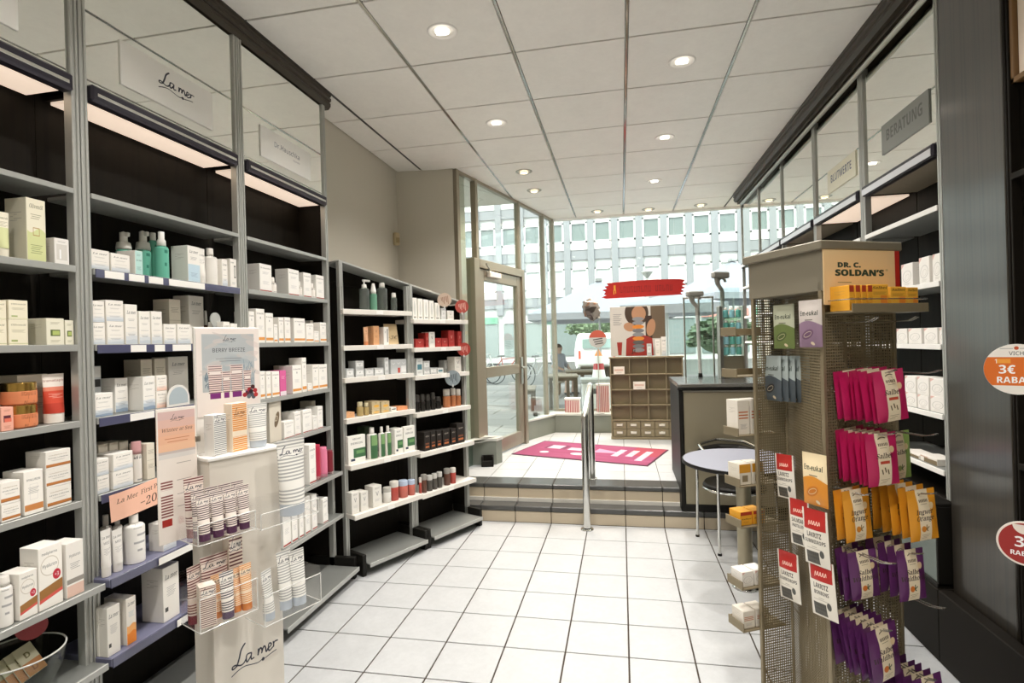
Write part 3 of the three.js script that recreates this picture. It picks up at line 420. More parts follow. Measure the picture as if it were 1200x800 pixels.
for (const [k, look] of Object.entries({ olive: 'tall cream and pale green carton', cream: 'cream carton', greenjar: 'cream carton with green window', smallwhite: 'small white carton', pinkjar: 'salmon pink carton', taupe: 'plain pale carton at the back', band: 'white carton with brown band', bandtall: 'upright brown-banded carton', pharma: 'white carton with red dot', pharmagrey: 'white carton with grey band', mer: 'white carton', mergrey: 'plain white carton', merblue: 'white carton with blue-grey waves', merpeach: 'white carton with peach waves', tealbox: 'pale teal carton', bluebox: 'white and pale blue carton', windowed: 'white carton with window', windowfour: 'white carton with dark symbols', orangelow: 'carton with orange lower half', camerabox: 'small silver and black carton', redbase: 'white carton with red base line', hau: 'white carton with orange line', pinkbox: 'pink carton', plaincard: 'pale display card', silver: 'silver carton', silverwin: 'wide silver carton with red mark', greybox: 'narrow white and grey carton', peachbox: 'peach carton', gold: 'gold carton', orangebox: 'orange carton', darkjarbox: 'white carton with dark jar print', green: 'white carton with green block', darkgreen: 'dark green carton', vbox: 'white carton with letter mark', vtall: 'tall white oval-print carton', red: 'red carton', teal: 'white and teal carton', black: 'black carton with copper print', baby: 'white carton with oval drawing', giftbox: 'cream and brown gift carton' })) addCarton(k, look);
const addTube = (k, look, wrapKey, capColor) => { KIND[k] = ['tube', 'tube', look, (t, w, h) => { mesh('body', tubeBody(w, h), wrap(wrapKey), t); mesh('cap', tubeCap(w, h), plastic(capColor), t); }]; };
addTube('redtube', 'red and cream standing tube', 'redtube', 0xf0e8de); addTube('olivetube', 'cream and green standing tube', 'olivetube', 0xf0ead6); addTube('whitetube', 'white standing tube', 'white', 0xefebe4); addTube('medtube', 'white standing tube with white cap', 'med', 0xefebe4); addTube('peachtube', 'small peach standing tube', 'peach', 0xd98a5c);
const addBottle = (k, look, mat, capColor, body = 0.78, neck = 0.45, cap = [0.8, 1, 0.5, 0.48]) => { KIND[k] = ['bottle', 'bottle', look, (t, w, h) => { const b = Math.min(w, h * 0.6); mesh('body', bottleGeo(b, h, body, neck), mat(), t); mesh('cap', capGeo(b, h, ...cap), plastic(capColor), t); }]; };
addBottle('whitebottle', 'white round bottle', () => wrap('med'), 0xf2eee6, 0.8, 0.6, [0.82, 1, 0.72, 0.66]);
addBottle('dispbottle', 'white bottle', () => wrap('white'), 0xefebe4);
addBottle('medbottle', 'flat white bottle', () => wrap('med'), 0xefebe4, 0.8, 0.4, [0.8, 1, 0.42, 0.42]);
addBottle('tealbottle', 'teal bottle with white cap', () => wrap('teal'), 0xf0eee8, 0.84, 0.6, [0.82, 1, 0.62, 0.6]);
addBottle('pinkcap', 'white bottle with pink cap', () => wrap('pinkwhite'), 0xd7a3a4, 0.7, 0.9, [0.7, 1, 0.98, 0.96]);
addBottle('amber', 'tiny white and amber bottle', () => wrap('pinkwhite'), 0xefebe4, 0.66, 0.5, [0.66, 1, 0.6, 0.55]);
addBottle('dropper', 'tiny brown bottle with white dropper', () => plastic(0x6b3f24, 0.2), 0xf0ede6, 0.55, 0.45, [0.56, 1, 0.5, 0.3]);
addBottle('clearbottle', 'clear bottle with white cap', () => clearGlass, 0xf0ede6, 0.82, 0.5, [0.83, 1, 0.55, 0.52]);
addBottle('clearsmall', 'small clear bottle with white cap', () => clearGlass, 0xf0ede6, 0.74, 0.6, [0.75, 1, 0.7, 0.66]);
addBottle('goldbottle', 'slim gold bottle', () => plastic(0xb59f6b, 0.25), 0xd8cda8, 0.66, 0.7, [0.67, 1, 0.8, 0.78]);
addBottle('greenbottle', 'white bottle with green label', () => wrap('greenlabel'), 0xefece6, 0.8, 0.4, [0.8, 1, 0.45, 0.42]);
addBottle('blackbottle', 'small black bottle', () => plastic(0x1b1916, 0.25), 0x3a3733, 0.6, 0.6, [0.6, 1, 0.85, 0.8]);
addBottle('foundation', 'foundation bottle with silver cap', () => plastic(0xb9774f, 0.25), 0xcfc9bf, 0.62, 0.8, [0.62, 1, 0.9, 0.9]);
addBottle('redcyl', 'raspberry red bottle', () => plastic(0xb52f48, 0.3), 0xefe6e0, 0.9, 0.9, [0, 0.12, 1.0, 1.0]);
addBottle('pinkcyl', 'pink bottle', () => plastic(0xe07f9d, 0.3), 0xf1e6e2, 0.9, 0.9, [0, 0.12, 1.0, 1.0]);
addBottle('darkredcyl', 'dark red bottle', () => plastic(0x7d2230, 0.3), 0xefe6e0, 0.9, 0.9, [0, 0.12, 1.0, 1.0]);
KIND.foam = ['foam_bottle', 'bottle', 'teal foam bottle', (t, w, h) => { mesh('body', bottleGeo(w, h, 0.6, 0.8), wrap('teal'), t); mesh('pump_collar', capGeo(w, h, 0.6, 0.76, 0.98, 0.86), plastic(0xf2f0ea), t); mesh('pump_head', merge([lathe([[0.0005, h * 0.76], [w * 0.26, h * 0.76], [w * 0.24, h * 0.97], [0.0005, h]]), boxAt(-w * 0.12, w * 0.12, h * 0.88, h * 0.97, 0, w * 0.5, 0.003)]), plastic(0xf2f0ea), t); }];
KIND.spray = ['spray_bottle', 'bottle', 'slim teal spray bottle', (t, w, h) => { mesh('body', bottleGeo(w * 0.9, h, 0.68, 0.6), wrap('teal'), t); mesh('nozzle', lathe([[0.0005, h * 0.69], [w * 0.3, h * 0.69], [w * 0.28, h * 0.8], [w * 0.2, h * 0.84], [w * 0.2, h * 0.99], [0.0005, h]]), plastic(0xf2f0ea), t); }];
KIND.pump = ['pump_bottle', 'bottle', 'clear bottle with white pump', (t, w, h) => { mesh('body', bottleGeo(w, h, 0.72, 0.4), clearGlass, t); mesh('pump', merge([capGeo(w, h, 0.72, 0.84, 0.5, 0.46), rod([0, h * 0.83, 0], [0, h * 0.95, 0], 0.005), boxAt(-0.012, w * 0.7, h * 0.93, h, -0.009, 0.009, 0.003)]), plastic(0xf2f0ea), t); }];
KIND.greenpump = ['pump_bottle', 'bottle', 'green foam bottle with white cap', (t, w, h) => { mesh('body', bottleGeo(w, h, 0.62, 0.7), phys({ color: 0x7fb59a, roughness: 0.15, transmission: 0.3, thickness: 0 }), t); mesh('pump', capGeo(w, h, 0.62, 1, 0.8, 0.4), plastic(0xf2f0ea), t); }];
KIND.jar = ['cream_jar', 'jar', 'orange jar with gold lid', (t, w, h) => { const r = Math.min(w / 2, 0.046); mesh('pot', lathe([[0.0005, 0], [r * 0.92, 0], [r, 0.006], [r, h * 0.58], [r * 0.95, h * 0.62], [0.0005, h * 0.62]], 32), memo('jarwrap', () => std(0xffffff, 0.4, 0, { map: canvasTexture(512, 64, (g) => { g.fillStyle = '#e08a5e'; g.fillRect(0, 0, 512, 64); words(g, 256, 30, 'medipharma', 14, '#8a4a2c'); words(g, 256, 48, 'Olivenöl', 16, '#8a4a2c'); }) })), t); mesh('lid', lathe([[r * 0.97, h * 0.62], [r * 0.97, h * 0.97], [r * 0.93, h], [0.0005, h]], 32), memo('goldlid', () => std(0xc9a55c, 0.25, 1)), t); }];
const addTin = (k, look, c0, c1) => { KIND[k] = ['tin', 'jar', look, (t, w, h) => { const r = w / 2; mesh('pot', lathe([[0.0005, 0], [r, 0], [r, h * 0.7], [0.0005, h * 0.7]], 18), plastic(c0), t); mesh('lid', lathe([[r * 1.02, h * 0.7], [r * 1.02, h * 0.97], [r * 0.9, h], [0.0005, h]], 18), plastic(c1), t); }]; };
addTin('roundtin', 'white stick with grey lid', 0xe2dfd8, 0xb9b6ae); addTin('redtin', 'red stick with white lid', 0xb04a40, 0xd9d4cb); addTin('bluetin', 'pale blue and red stick', 0xbf6a5c, 0xb4c2d6); addTin('browntin', 'brown jar with grey lid', 0x5e3d30, 0x8d8a83); addTin('silvertin', 'dark jar with silver lid', 0x4e4a44, 0xc2c0ba);

const PLACE = {
  L1: 'nearest left cabinet', L2: 'middle left cabinet', L3: 'far left cabinet', V1: 'nearer angled bay', V2: 'farther angled bay', R: 'right cabinet',
};
const ROW = { a: 'top shelf', b: 'second shelf', c: 'third shelf', d: 'fourth shelf', e: 'fifth shelf', f: 'sixth shelf', g: 'seventh shelf' };
const ORD = ['first', 'second', 'third', 'fourth', 'fifth', 'sixth', 'seventh', 'eighth', 'ninth', 'tenth', 'eleventh', 'twelfth', 'thirteenth', 'fourteenth'];
const STOCK = {
  L1b: [['olivetube',1.363,0.041,0.144,0.085,-0.012,1.805,0], ['olive',1.45,0.061,0.204,0.085,-0.012,1.805,0], ['smallwhite',1.533,0.05,0.089,0.085,-0.012,1.805,0]],
  L1c: [['cream',1.328,0.055,0.079,0.085,-0.012,1.53,0], ['cream',1.328,0.055,0.06,0.085,-0.012,1.609,1], ['cream',1.389,0.057,0.081,0.085,-0.012,1.53,0], ['cream',1.389,0.057,0.062,0.085,-0.012,1.611,1], ['greenjar',1.504,0.059,0.09,0.085,-0.012,1.53,0], ['greenjar',1.552,0.03,0.085,0.085,-0.012,1.53,0]],
  L1d: [['pinkjar',1.351,0.035,0.074,0.085,-0.012,1.265,0], ['jar',1.416,0.095,0.074,0.085,-0.012,1.265,0], ['jar',1.416,0.095,0.071,0.085,-0.012,1.34,1], ['taupe',1.499,0.096,0.167,0.085,-0.104,1.265,0], ['redtube',1.521,0.075,0.167,0.085,-0.012,1.265,0]],
  L1e: [['band',1.354,0.055,0.052,0.085,-0.012,0.987,0], ['band',1.354,0.055,0.068,0.085,-0.012,1.04,1], ['bandtall',1.422,0.059,0.139,0.085,-0.012,0.987,0], ['band',1.503,0.082,0.068,0.085,-0.012,0.987,0], ['band',1.503,0.082,0.06,0.085,-0.012,1.056,1], ['band',1.503,0.082,0.06,0.085,-0.012,1.116,2]],
  L1f: [['whitebottle',1.301,0.043,0.149,0.075,0.045,0.69,0], ['pharma',1.355,0.053,0.142,0.075,0.045,0.69,0], ['pharma',1.424,0.074,0.197,0.075,0.045,0.69,0], ['pharmagrey',1.502,0.06,0.18,0.075,0.045,0.69,0]],
  L2b: [['mer',1.6717,0.0755,0.073,0.085,-0.012,1.805,0], ['mer',1.756,0.081,0.07,0.085,-0.012,1.805,0], ['tealbox',1.837,0.036,0.096,0.085,-0.012,1.805,0], ['foam',1.885,0.057,0.19,0.085,-0.104,1.805,0], ['foam',1.978,0.057,0.212,0.085,-0.104,1.805,0], ['spray',1.979,0.059,0.202,0.085,-0.012,1.805,0], ['tealbottle',2.019,0.037,0.209,0.085,-0.104,1.805,0], ['bluebox',2.123,0.072,0.161,0.085,-0.012,1.805,0], ['whitetube',2.193,0.05,0.165,0.085,-0.012,1.805,0], ['dispbottle',2.258,0.064,0.175,0.085,-0.012,1.805,0], ['mer',2.317,0.038,0.131,0.085,-0.012,1.805,0], ['windowed',2.379,0.044,0.141,0.085,-0.012,1.805,0]],
  L2c: [['mer',1.6595,0.051,0.08,0.085,-0.012,1.53,0], ['mer',1.6595,0.051,0.078,0.085,-0.012,1.611,1], ['mer',1.727,0.071,0.086,0.085,-0.012,1.53,0], ['mer',1.727,0.071,0.08,0.085,-0.012,1.616,1], ['mer',1.796,0.054,0.155,0.085,-0.012,1.53,0], ['mer',1.856,0.053,0.131,0.085,-0.012,1.53,0], ['mer',1.916,0.052,0.134,0.085,-0.012,1.53,0], ['mer',1.981,0.064,0.083,0.085,-0.012,1.53,0], ['mer',2.057,0.073,0.085,0.085,-0.012,1.53,0], ['taupe',2.109,0.064,0.201,0.085,-0.104,1.53,0], ['mergrey',2.235,0.092,0.226,0.085,-0.104,1.53,0], ['dropper',2.31,0.031,0.161,0.085,-0.104,1.53,0], ['mer',2.319,0.044,0.104,0.085,-0.012,1.53,0], ['mer',2.373,0.046,0.097,0.085,-0.012,1.53,0]],
  L2d: [['merblue',1.6712,0.0745,0.086,0.085,-0.012,1.265,0], ['camerabox',1.727,0.038,0.184,0.085,-0.104,1.265,0], ['merblue',1.797,0.056,0.133,0.085,-0.067,1.265,0], ['merblue',1.87,0.058,0.134,0.085,-0.012,1.265,0], ['merpeach',1.932,0.053,0.07,0.085,-0.012,1.265,0], ['merpeach',1.932,0.053,0.063,0.085,-0.012,1.336,1], ['taupe',1.951,0.056,0.202,0.085,-0.104,1.265,0], ['taupe',2.02,0.059,0.203,0.085,-0.104,1.265,0], ['mergrey',2.119,0.113,0.208,0.085,-0.104,1.265,0]],
  L2e: [['mer',1.66,0.052,0.063,0.085,-0.012,0.987,0], ['mer',1.66,0.052,0.061,0.085,-0.012,1.051,1], ['mer',1.745,0.084,0.066,0.085,-0.012,0.987,0], ['mer',1.745,0.084,0.064,0.085,-0.012,1.054,1], ['taupe',1.746,0.039,0.162,0.085,-0.104,0.987,0], ['taupe',1.791,0.037,0.16,0.085,-0.104,0.987,0], ['pinkcap',1.819,0.036,0.159,0.085,-0.012,0.987,0], ['taupe',1.836,0.039,0.156,0.085,-0.104,0.987,0], ['taupe',1.87,0.037,0.143,0.085,-0.012,0.987,0]],
  L2f: [['medtube',1.6265,0.039,0.166,0.048,0.05,0.7,0], ['medtube',1.673,0.042,0.152,0.07,0.05,0.7,0], ['dispbottle',1.71,0.038,0.19,0.07,-0.042,0.7,0], ['dispbottle',1.756,0.033,0.175,0.07,-0.042,0.7,0], ['medbottle',1.757,0.072,0.181,0.07,0.05,0.7,0], ['mer',1.888,0.064,0.109,0.07,0.05,0.7,0]],
  L2g: [['windowfour',1.6193,0.0245,0.166,0.011,0.013,0.42,0], ['windowfour',1.633,0.05,0.173,0.048,0.05,0.42,0], ['orangelow',1.705,0.04,0.17,0.1,0.05,0.42,0], ['windowfour',1.887,0.081,0.215,0.1,0.05,0.42,0]],
  L3b: [['redbase',2.629,0.098,0.148,0.085,-0.012,1.805,0], ['amber',2.714,0.051,0.088,0.085,-0.012,1.805,0], ['redbase',2.885,0.108,0.152,0.085,-0.012,1.805,0], ['amber',2.962,0.042,0.09,0.085,-0.012,1.805,0], ['redbase',3.027,0.081,0.149,0.085,-0.012,1.805,0], ['amber',3.102,0.046,0.094,0.085,-0.012,1.805,0], ['redbase',3.172,0.088,0.15,0.085,-0.012,1.805,0]],
  L3c: [['hau',2.503,0.044,0.163,0.085,-0.012,1.53,0], ['hau',2.575,0.067,0.18,0.085,-0.012,1.53,0], ['hau',2.65,0.063,0.161,0.085,-0.012,1.53,0], ['hau',2.704,0.031,0.102,0.085,-0.012,1.53,0], ['hau',2.753,0.044,0.142,0.085,-0.012,1.53,0], ['hau',2.813,0.054,0.144,0.085,-0.012,1.53,0], ['hau',2.932,0.111,0.143,0.085,-0.012,1.53,0], ['hau',3.04,0.081,0.116,0.085,-0.012,1.53,0], ['hau',3.114,0.051,0.07,0.085,-0.012,1.53,0], ['hau',3.194,0.074,0.126,0.085,-0.012,1.53,0], ['hau',3.216,0.03,0.143,0.085,-0.104,1.53,0]],
  L3d: [['hau',2.578,0.039,0.147,0.085,-0.012,1.232,0], ['hau',2.63,0.037,0.144,0.085,-0.012,1.232,0], ['hau',2.691,0.065,0.14,0.085,-0.012,1.232,0], ['pinkbox',2.758,0.056,0.141,0.085,-0.012,1.232,0], ['hau',2.892,0.091,0.164,0.085,-0.012,1.232,0], ['taupe',2.95,0.048,0.163,0.085,-0.104,1.232,0], ['hau',2.968,0.046,0.206,0.085,-0.012,1.232,0], ['hau',3.025,0.043,0.048,0.085,-0.012,1.232,0], ['hau',3.089,0.069,0.16,0.085,-0.012,1.232,0], ['hau',3.179,0.093,0.156,0.085,-0.012,1.232,0]],
  L3e: [['plaincard',2.679,0.102,0.227,0.085,-0.012,0.987,0], ['redbase',2.803,0.094,0.096,0.085,-0.012,0.987,0], ['redbase',2.888,0.061,0.138,0.085,-0.012,0.987,0], ['redbase',2.988,0.097,0.136,0.085,-0.012,0.987,0], ['redbase',3.071,0.045,0.088,0.085,-0.012,0.987,0], ['redbase',3.131,0.061,0.139,0.085,-0.012,0.987,0], ['taupe',3.2097,0.0425,0.166,0.085,-0.104,0.987,0]],
  L3f: [['redbase',2.772,0.054,0.243,0.07,0.04,0.69,0], ['redbase',2.838,0.039,0.244,0.07,0.04,0.69,0], ['redbase',2.948,0.069,0.233,0.07,0.04,0.69,0], ['redcyl',3.027,0.063,0.229,0.07,0.04,0.69,0], ['pinkcyl',3.104,0.067,0.198,0.07,0.04,0.69,0], ['darkredcyl',3.175,0.049,0.163,0.07,0.04,0.69,0]],
  L3g: [['redbase',2.679,0.073,0.256,0.07,0.04,0.415,0], ['redbase',2.753,0.053,0.244,0.07,0.04,0.415,0], ['redbase',2.818,0.039,0.22,0.07,0.04,0.415,0], ['redbase',2.882,0.049,0.217,0.07,0.04,0.415,0], ['redbase',2.954,0.052,0.207,0.07,0.04,0.415,0], ['redbase',3.076,0.056,0.151,0.07,0.04,0.415,0]],
  V1a: [['pump',0.235,0.07,0.216,0.085,-0.012,1.746,0], ['greenpump',0.305,0.049,0.192,0.085,-0.012,1.746,0], ['clearbottle',0.393,0.075,0.204,0.085,-0.012,1.746,0], ['clearsmall',0.488,0.045,0.135,0.085,-0.012,1.746,0]],
  V1b: [['peachtube',0.227,0.04,0.126,0.085,-0.012,1.504,0], ['peachbox',0.304,0.049,0.133,0.085,-0.012,1.504,0], ['greybox',0.391,0.044,0.127,0.085,-0.012,1.504,0]],
  V1c: [['silver',0.074,0.061,0.059,0.085,-0.012,1.29,0], ['silver',0.155,0.067,0.054,0.085,-0.012,1.29,0], ['silver',0.155,0.067,0.052,0.085,-0.012,1.345,1], ['silver',0.234,0.07,0.05,0.085,-0.012,1.29,0], ['silver',0.319,0.08,0.051,0.085,-0.012,1.29,0], ['silver',0.387,0.036,0.121,0.085,-0.012,1.29,0], ['silverwin',0.4987,0.1505,0.104,0.085,-0.012,1.29,0]],
  V1d: [['peachbox',0.07,0.065,0.037,0.085,-0.012,1.021,0], ['goldbottle',0.164,0.046,0.095,0.085,-0.012,1.021,0], ['goldbottle',0.212,0.037,0.084,0.085,-0.012,1.021,0], ['gold',0.283,0.071,0.029,0.085,-0.012,1.021,0], ['gold',0.283,0.071,0.059,0.085,-0.012,1.051,1], ['gold',0.366,0.074,0.026,0.085,-0.012,1.021,0], ['gold',0.366,0.074,0.054,0.085,-0.012,1.047,1], ['darkjarbox',0.442,0.048,0.029,0.085,-0.012,1.021,0], ['orangebox',0.51,0.066,0.028,0.085,-0.012,1.021,0], ['orangebox',0.559,0.03,0.026,0.085,-0.012,1.021,0]],
  V1e: [['green',0.082,0.14,0.184,0.028,0.03,0.72,0], ['greenbottle',0.236,0.077,0.213,0.085,0.03,0.72,0], ['darkgreen',0.25,0.063,0.211,0.085,-0.062,0.72,0], ['greenbottle',0.308,0.046,0.209,0.085,0.03,0.72,0], ['greenbottle',0.365,0.047,0.207,0.085,0.03,0.72,0], ['green',0.445,0.076,0.178,0.085,0.03,0.72,0], ['green',0.546,0.104,0.182,0.028,0.03,0.72,0]],
  V1f: [['vbox',0.037,0.06,0.14,0.058,0.06,0.4,0], ['vbox',0.11,0.059,0.127,0.085,0.06,0.4,0], ['vbox',0.216,0.076,0.142,0.085,0.06,0.4,0], ['roundtin',0.323,0.057,0.106,0.085,0.06,0.4,0], ['redtin',0.39,0.063,0.133,0.085,0.06,0.4,0], ['bluetin',0.475,0.069,0.12,0.085,0.06,0.4,0], ['bluetin',0.548,0.055,0.11,0.058,0.06,0.4,0]],
  V2a: [['vtall',0.6707,0.0455,0.163,0.085,-0.012,1.69,0], ['vtall',0.728,0.046,0.159,0.085,-0.012,1.69,0], ['vtall',0.788,0.051,0.155,0.085,-0.012,1.69,0], ['vtall',0.85,0.048,0.151,0.085,-0.012,1.69,0], ['vtall',0.913,0.054,0.134,0.085,-0.012,1.69,0], ['silver',0.98,0.055,0.095,0.085,-0.012,1.69,0], ['vbox',1.06,0.077,0.077,0.085,-0.012,1.69,0]],
  V2b: [['red',0.713,0.085,0.067,0.085,-0.012,1.475,0], ['red',0.791,0.029,0.112,0.085,-0.012,1.475,0], ['vbox',0.844,0.062,0.119,0.085,-0.012,1.475,0], ['red',0.914,0.063,0.071,0.085,-0.012,1.475,0], ['red',0.986,0.065,0.07,0.085,-0.012,1.475,0], ['red',1.065,0.067,0.132,0.085,-0.012,1.475,0], ['red',1.1643,0.0435,0.125,0.085,-0.012,1.475,0]],
  V2c: [['teal',0.705,0.067,0.127,0.085,-0.012,1.265,0], ['silver',0.779,0.065,0.038,0.085,-0.012,1.265,0], ['silver',0.779,0.065,0.065,0.085,-0.012,1.304,1], ['silver',0.852,0.067,0.048,0.085,-0.012,1.265,0], ['teal',0.929,0.064,0.043,0.085,-0.012,1.265,0], ['silver',1.122,0.109,0.096,0.068,-0.104,1.265,0], ['vbox',1.132,0.079,0.124,0.085,-0.012,1.265,0]],
  V2d: [['blackbottle',0.689,0.045,0.129,0.085,-0.012,0.985,0], ['blackbottle',0.744,0.042,0.13,0.085,-0.012,0.985,0], ['blackbottle',0.798,0.042,0.125,0.085,-0.012,0.985,0], ['blackbottle',0.853,0.043,0.133,0.085,-0.012,0.985,0], ['blackbottle',0.924,0.073,0.093,0.085,-0.012,0.985,0], ['foundation',1.018,0.061,0.146,0.085,-0.012,0.985,0], ['foundation',1.086,0.047,0.147,0.085,-0.012,0.985,0], ['foundation',1.147,0.049,0.135,0.085,-0.012,0.985,0]],
  V2e: [['black',0.725,0.059,0.142,0.085,0.03,0.69,0], ['black',0.788,0.051,0.14,0.085,0.03,0.69,0], ['black',0.852,0.053,0.137,0.085,0.03,0.69,0], ['black',0.933,0.074,0.132,0.085,0.03,0.69,0], ['black',1.015,0.056,0.127,0.085,0.03,0.69,0], ['black',1.1,0.089,0.156,0.085,0.03,0.69,0]],
  V2f: [['redtin',0.631,0.02,0.123,0.048,0.05,0.385,0], ['browntin',0.679,0.045,0.135,0.048,0.05,0.385,0], ['silvertin',0.736,0.046,0.116,0.085,0.05,0.385,0], ['silvertin',0.788,0.042,0.119,0.085,0.05,0.385,0], ['silvertin',0.843,0.043,0.12,0.085,0.05,0.385,0], ['browntin',0.93,0.05,0.129,0.085,0.05,0.385,0], ['redtin',0.996,0.046,0.122,0.085,0.05,0.385,0]],
  R2: [['baby',-3.138,0.115,0.119,0.085,-0.012,1.725,0], ['baby',-2.975,0.095,0.129,0.085,-0.012,1.725,0], ['baby',-2.866,0.073,0.129,0.085,-0.012,1.725,0], ['baby',-2.81,0.03,0.069,0.085,-0.012,1.725,0]],
  R3: [['baby',-3.209,0.104,0.078,0.085,-0.012,1.435,0], ['baby',-3.078,0.119,0.076,0.085,-0.012,1.435,0], ['baby',-2.936,0.114,0.077,0.085,-0.012,1.435,0], ['baby',-2.8282,0.0665,0.075,0.085,-0.012,1.435,0]],
  R4: [['baby',-3.136,0.107,0.07,0.085,-0.012,1.115,0], ['baby',-3.136,0.107,0.083,0.085,-0.012,1.186,1], ['baby',-3.017,0.102,0.069,0.085,-0.012,1.115,0], ['baby',-3.017,0.102,0.088,0.085,-0.012,1.185,1], ['baby',-2.892,0.12,0.074,0.085,-0.012,1.115,0], ['baby',-2.892,0.12,0.083,0.085,-0.012,1.189,1]],
  R5: [['giftbox',-3.15,0.167,0.02,0.085,-0.012,0.858,0], ['giftbox',-2.985,0.141,0.032,0.085,-0.012,0.858,0]]
};
for (const [key, rows] of Object.entries(STOCK)) {
  const F = key[0] === 'L' ? LEFT : key[0] === 'V' ? ANG : RIGHT, cab = PLACE[key[0] === 'R' ? 'R' : key.slice(0, 2)];
  const row = key[0] === 'R' ? ROW['_abcdef'[+key[1]]] : ROW[key[2]], group = `packs on the ${row} of the ${cab}`;
  const columns = [...new Set(rows.map((r) => r[1]))].sort((a, b) => a - b);
  const tall = new Map(); for (const r of rows) tall.set(r[1], Math.max(tall.get(r[1]) ?? 0, r[7]));
  for (const [kind, s, w, h, d, t, y, level] of rows) {
    const [name, category, look, make] = KIND[kind], n = ORD[columns.indexOf(s)];
    const which = tall.get(s) === 2 ? ['bottom ', 'middle ', 'top '][level] : tall.get(s) === 1 ? ['lower ', 'upper '][level] : '';
    const o = thing(name, `${which}${look}, ${n} from left on ${row} of ${cab}`, category, F.pos(s, y + 0.0008, 0), F.turn + (rnd() - 0.5) * 0.05, group);
    const round = !DESIGN[kind], off = round ? t - Math.min(w, d) / 2 : t - d / 2;
    o.position.set(...F.pos(s, y + 0.0008, off)); make(o, w, h, d);
  }
}
// ---------- lettering drawn by hand ----------
function lameLogo(g, x, y, k, c = '#1c2030') {   // brush-script wordmark with underline
  g.save(); g.translate(x, y); g.scale(k, k); g.strokeStyle = c; g.lineCap = 'round'; g.lineJoin = 'round';
  const p = (w, ...q) => { g.lineWidth = w; g.beginPath(); g.moveTo(q[0], q[1]); let i = 2; for (; i < q.length - 2; i += 2) g.quadraticCurveTo(q[i], q[i + 1], (q[i] + q[i + 2]) / 2, (q[i + 1] + q[i + 3]) / 2); g.lineTo(q[i], q[i + 1]); g.stroke(); };
  p(3.6, -20, -42, -30, -34, -34, -16, -41, 0); p(3, -41, 0, -52, 6, -53, -3, -44, -4, -33, 3, -24, 2, -18, -6);   // L
  p(3, -4, -14, -16, -18, -18, -4, -16, 4, -8, -4, -4, -10, -4, -14, -6, 2, 2, 0);                           // a
  p(3.4, 14, -14, 14, -4, 12, 0, 18, -16, 23, -12, 24, -6, 22, 0, 28, -16, 33, -12, 34, 2, 38, -2);           // m
  p(3, 38, -4, 50, -8, 48, -14, 42, -16, 40, -6, 42, 4, 52, -2);                                             // e
  p(3, 54, -14, 56, -8, 54, 0, 56, -14, 66, -13);                                                            // r
  p(1.8, -54, 18, -30, 6, 0, 14, 14, 17, 22, 14); p(1.8, 32, 14, 48, 10, 62, 8); g.fillStyle = c; g.beginPath(); g.arc(26, 14, 4, 0, 7); g.fill();
  g.restore();
}
DESIGN.stripered = ['#efe2d4', (g) => { fill(g, '#efe2d4'); for (let i = 0; i < 20; i++) { g.fillStyle = '#5e2a2c'; g.fillRect(0, 4 + i * 12.5, F, 5); } g.fillStyle = '#f3ebe2'; g.fillRect(14, 26, 100, 32); lameLogo(g, 62, 46, 0.85); }];
DESIGN.stripegrey = ['#eceae5', (g) => { fill(g, '#eceae5'); for (let i = 0; i < 22; i++) { g.fillStyle = '#77787a'; g.fillRect(0, 4 + i * 11.5, F, 4.4); } g.fillStyle = '#efede8'; g.fillRect(10, 20, 108, 30); lameLogo(g, 62, 40, 0.85); }];
DESIGN.stripeorange = ['#f3e2cc', (g) => { fill(g, '#f3e2cc'); for (let i = 0; i < 24; i++) { g.fillStyle = '#e08a2c'; g.fillRect(0, 2 + i * 10.6, F, 6.4); } g.fillStyle = '#f0dfc8'; g.fillRect(0, 150, F, 26); lameLogo(g, 62, 60, 0.8, '#6d3d14'); }];
for (const [k, l] of [['stripered', 'dark-red striped carton'], ['stripegrey', 'grey striped carton'], ['stripeorange', 'orange striped carton']]) addCarton(k, l);
const stripeWrap = (key, base, c, n) => wrapMat(key, base, (g) => { for (let i = 0; i < n; i++) { g.fillStyle = c; g.fillRect(0, 4 + i * (250 / n), 256, 250 / n * 0.44); } g.fillStyle = base; g.fillRect(74, 34, 108, 36); lameLogo(g, 124, 56, 0.72); g.fillStyle = base; g.fillRect(0, 170, 256, 22); });
const TUBES = { purple: [stripeWrap('st1', '#f1e6dd', '#4a3138', 18), 0x5a3152], orange: [stripeWrap('st2', '#f4dcc0', '#dd8a35', 20), 0xd97d28], dark: [stripeWrap('st3', '#f1ece4', '#3a3540', 16), 0x55405c], pale: [stripeWrap('st4', '#eeece6', '#a9aaa8', 18), 0xb9c2cc], redwine: [stripeWrap('st5', '#efe0d6', '#6d2f30', 18), 0x7e2430] };
function stripedTube(kind, label, s, y, t, w, h, turn = 0, lean = 0, group) {
  const [m, c] = TUBES[kind], o = thing('striped_tube', label, 'tube', STAND.pos(s, y, t), STAND.turn + turn, group); o.rotation.order = 'YXZ'; o.rotation.x = lean;
  mesh('body', tubeBody(w, h, 0.16), m, o); mesh('cap', tubeCap(w, h, 0.16), plastic(c), o); return o;
}
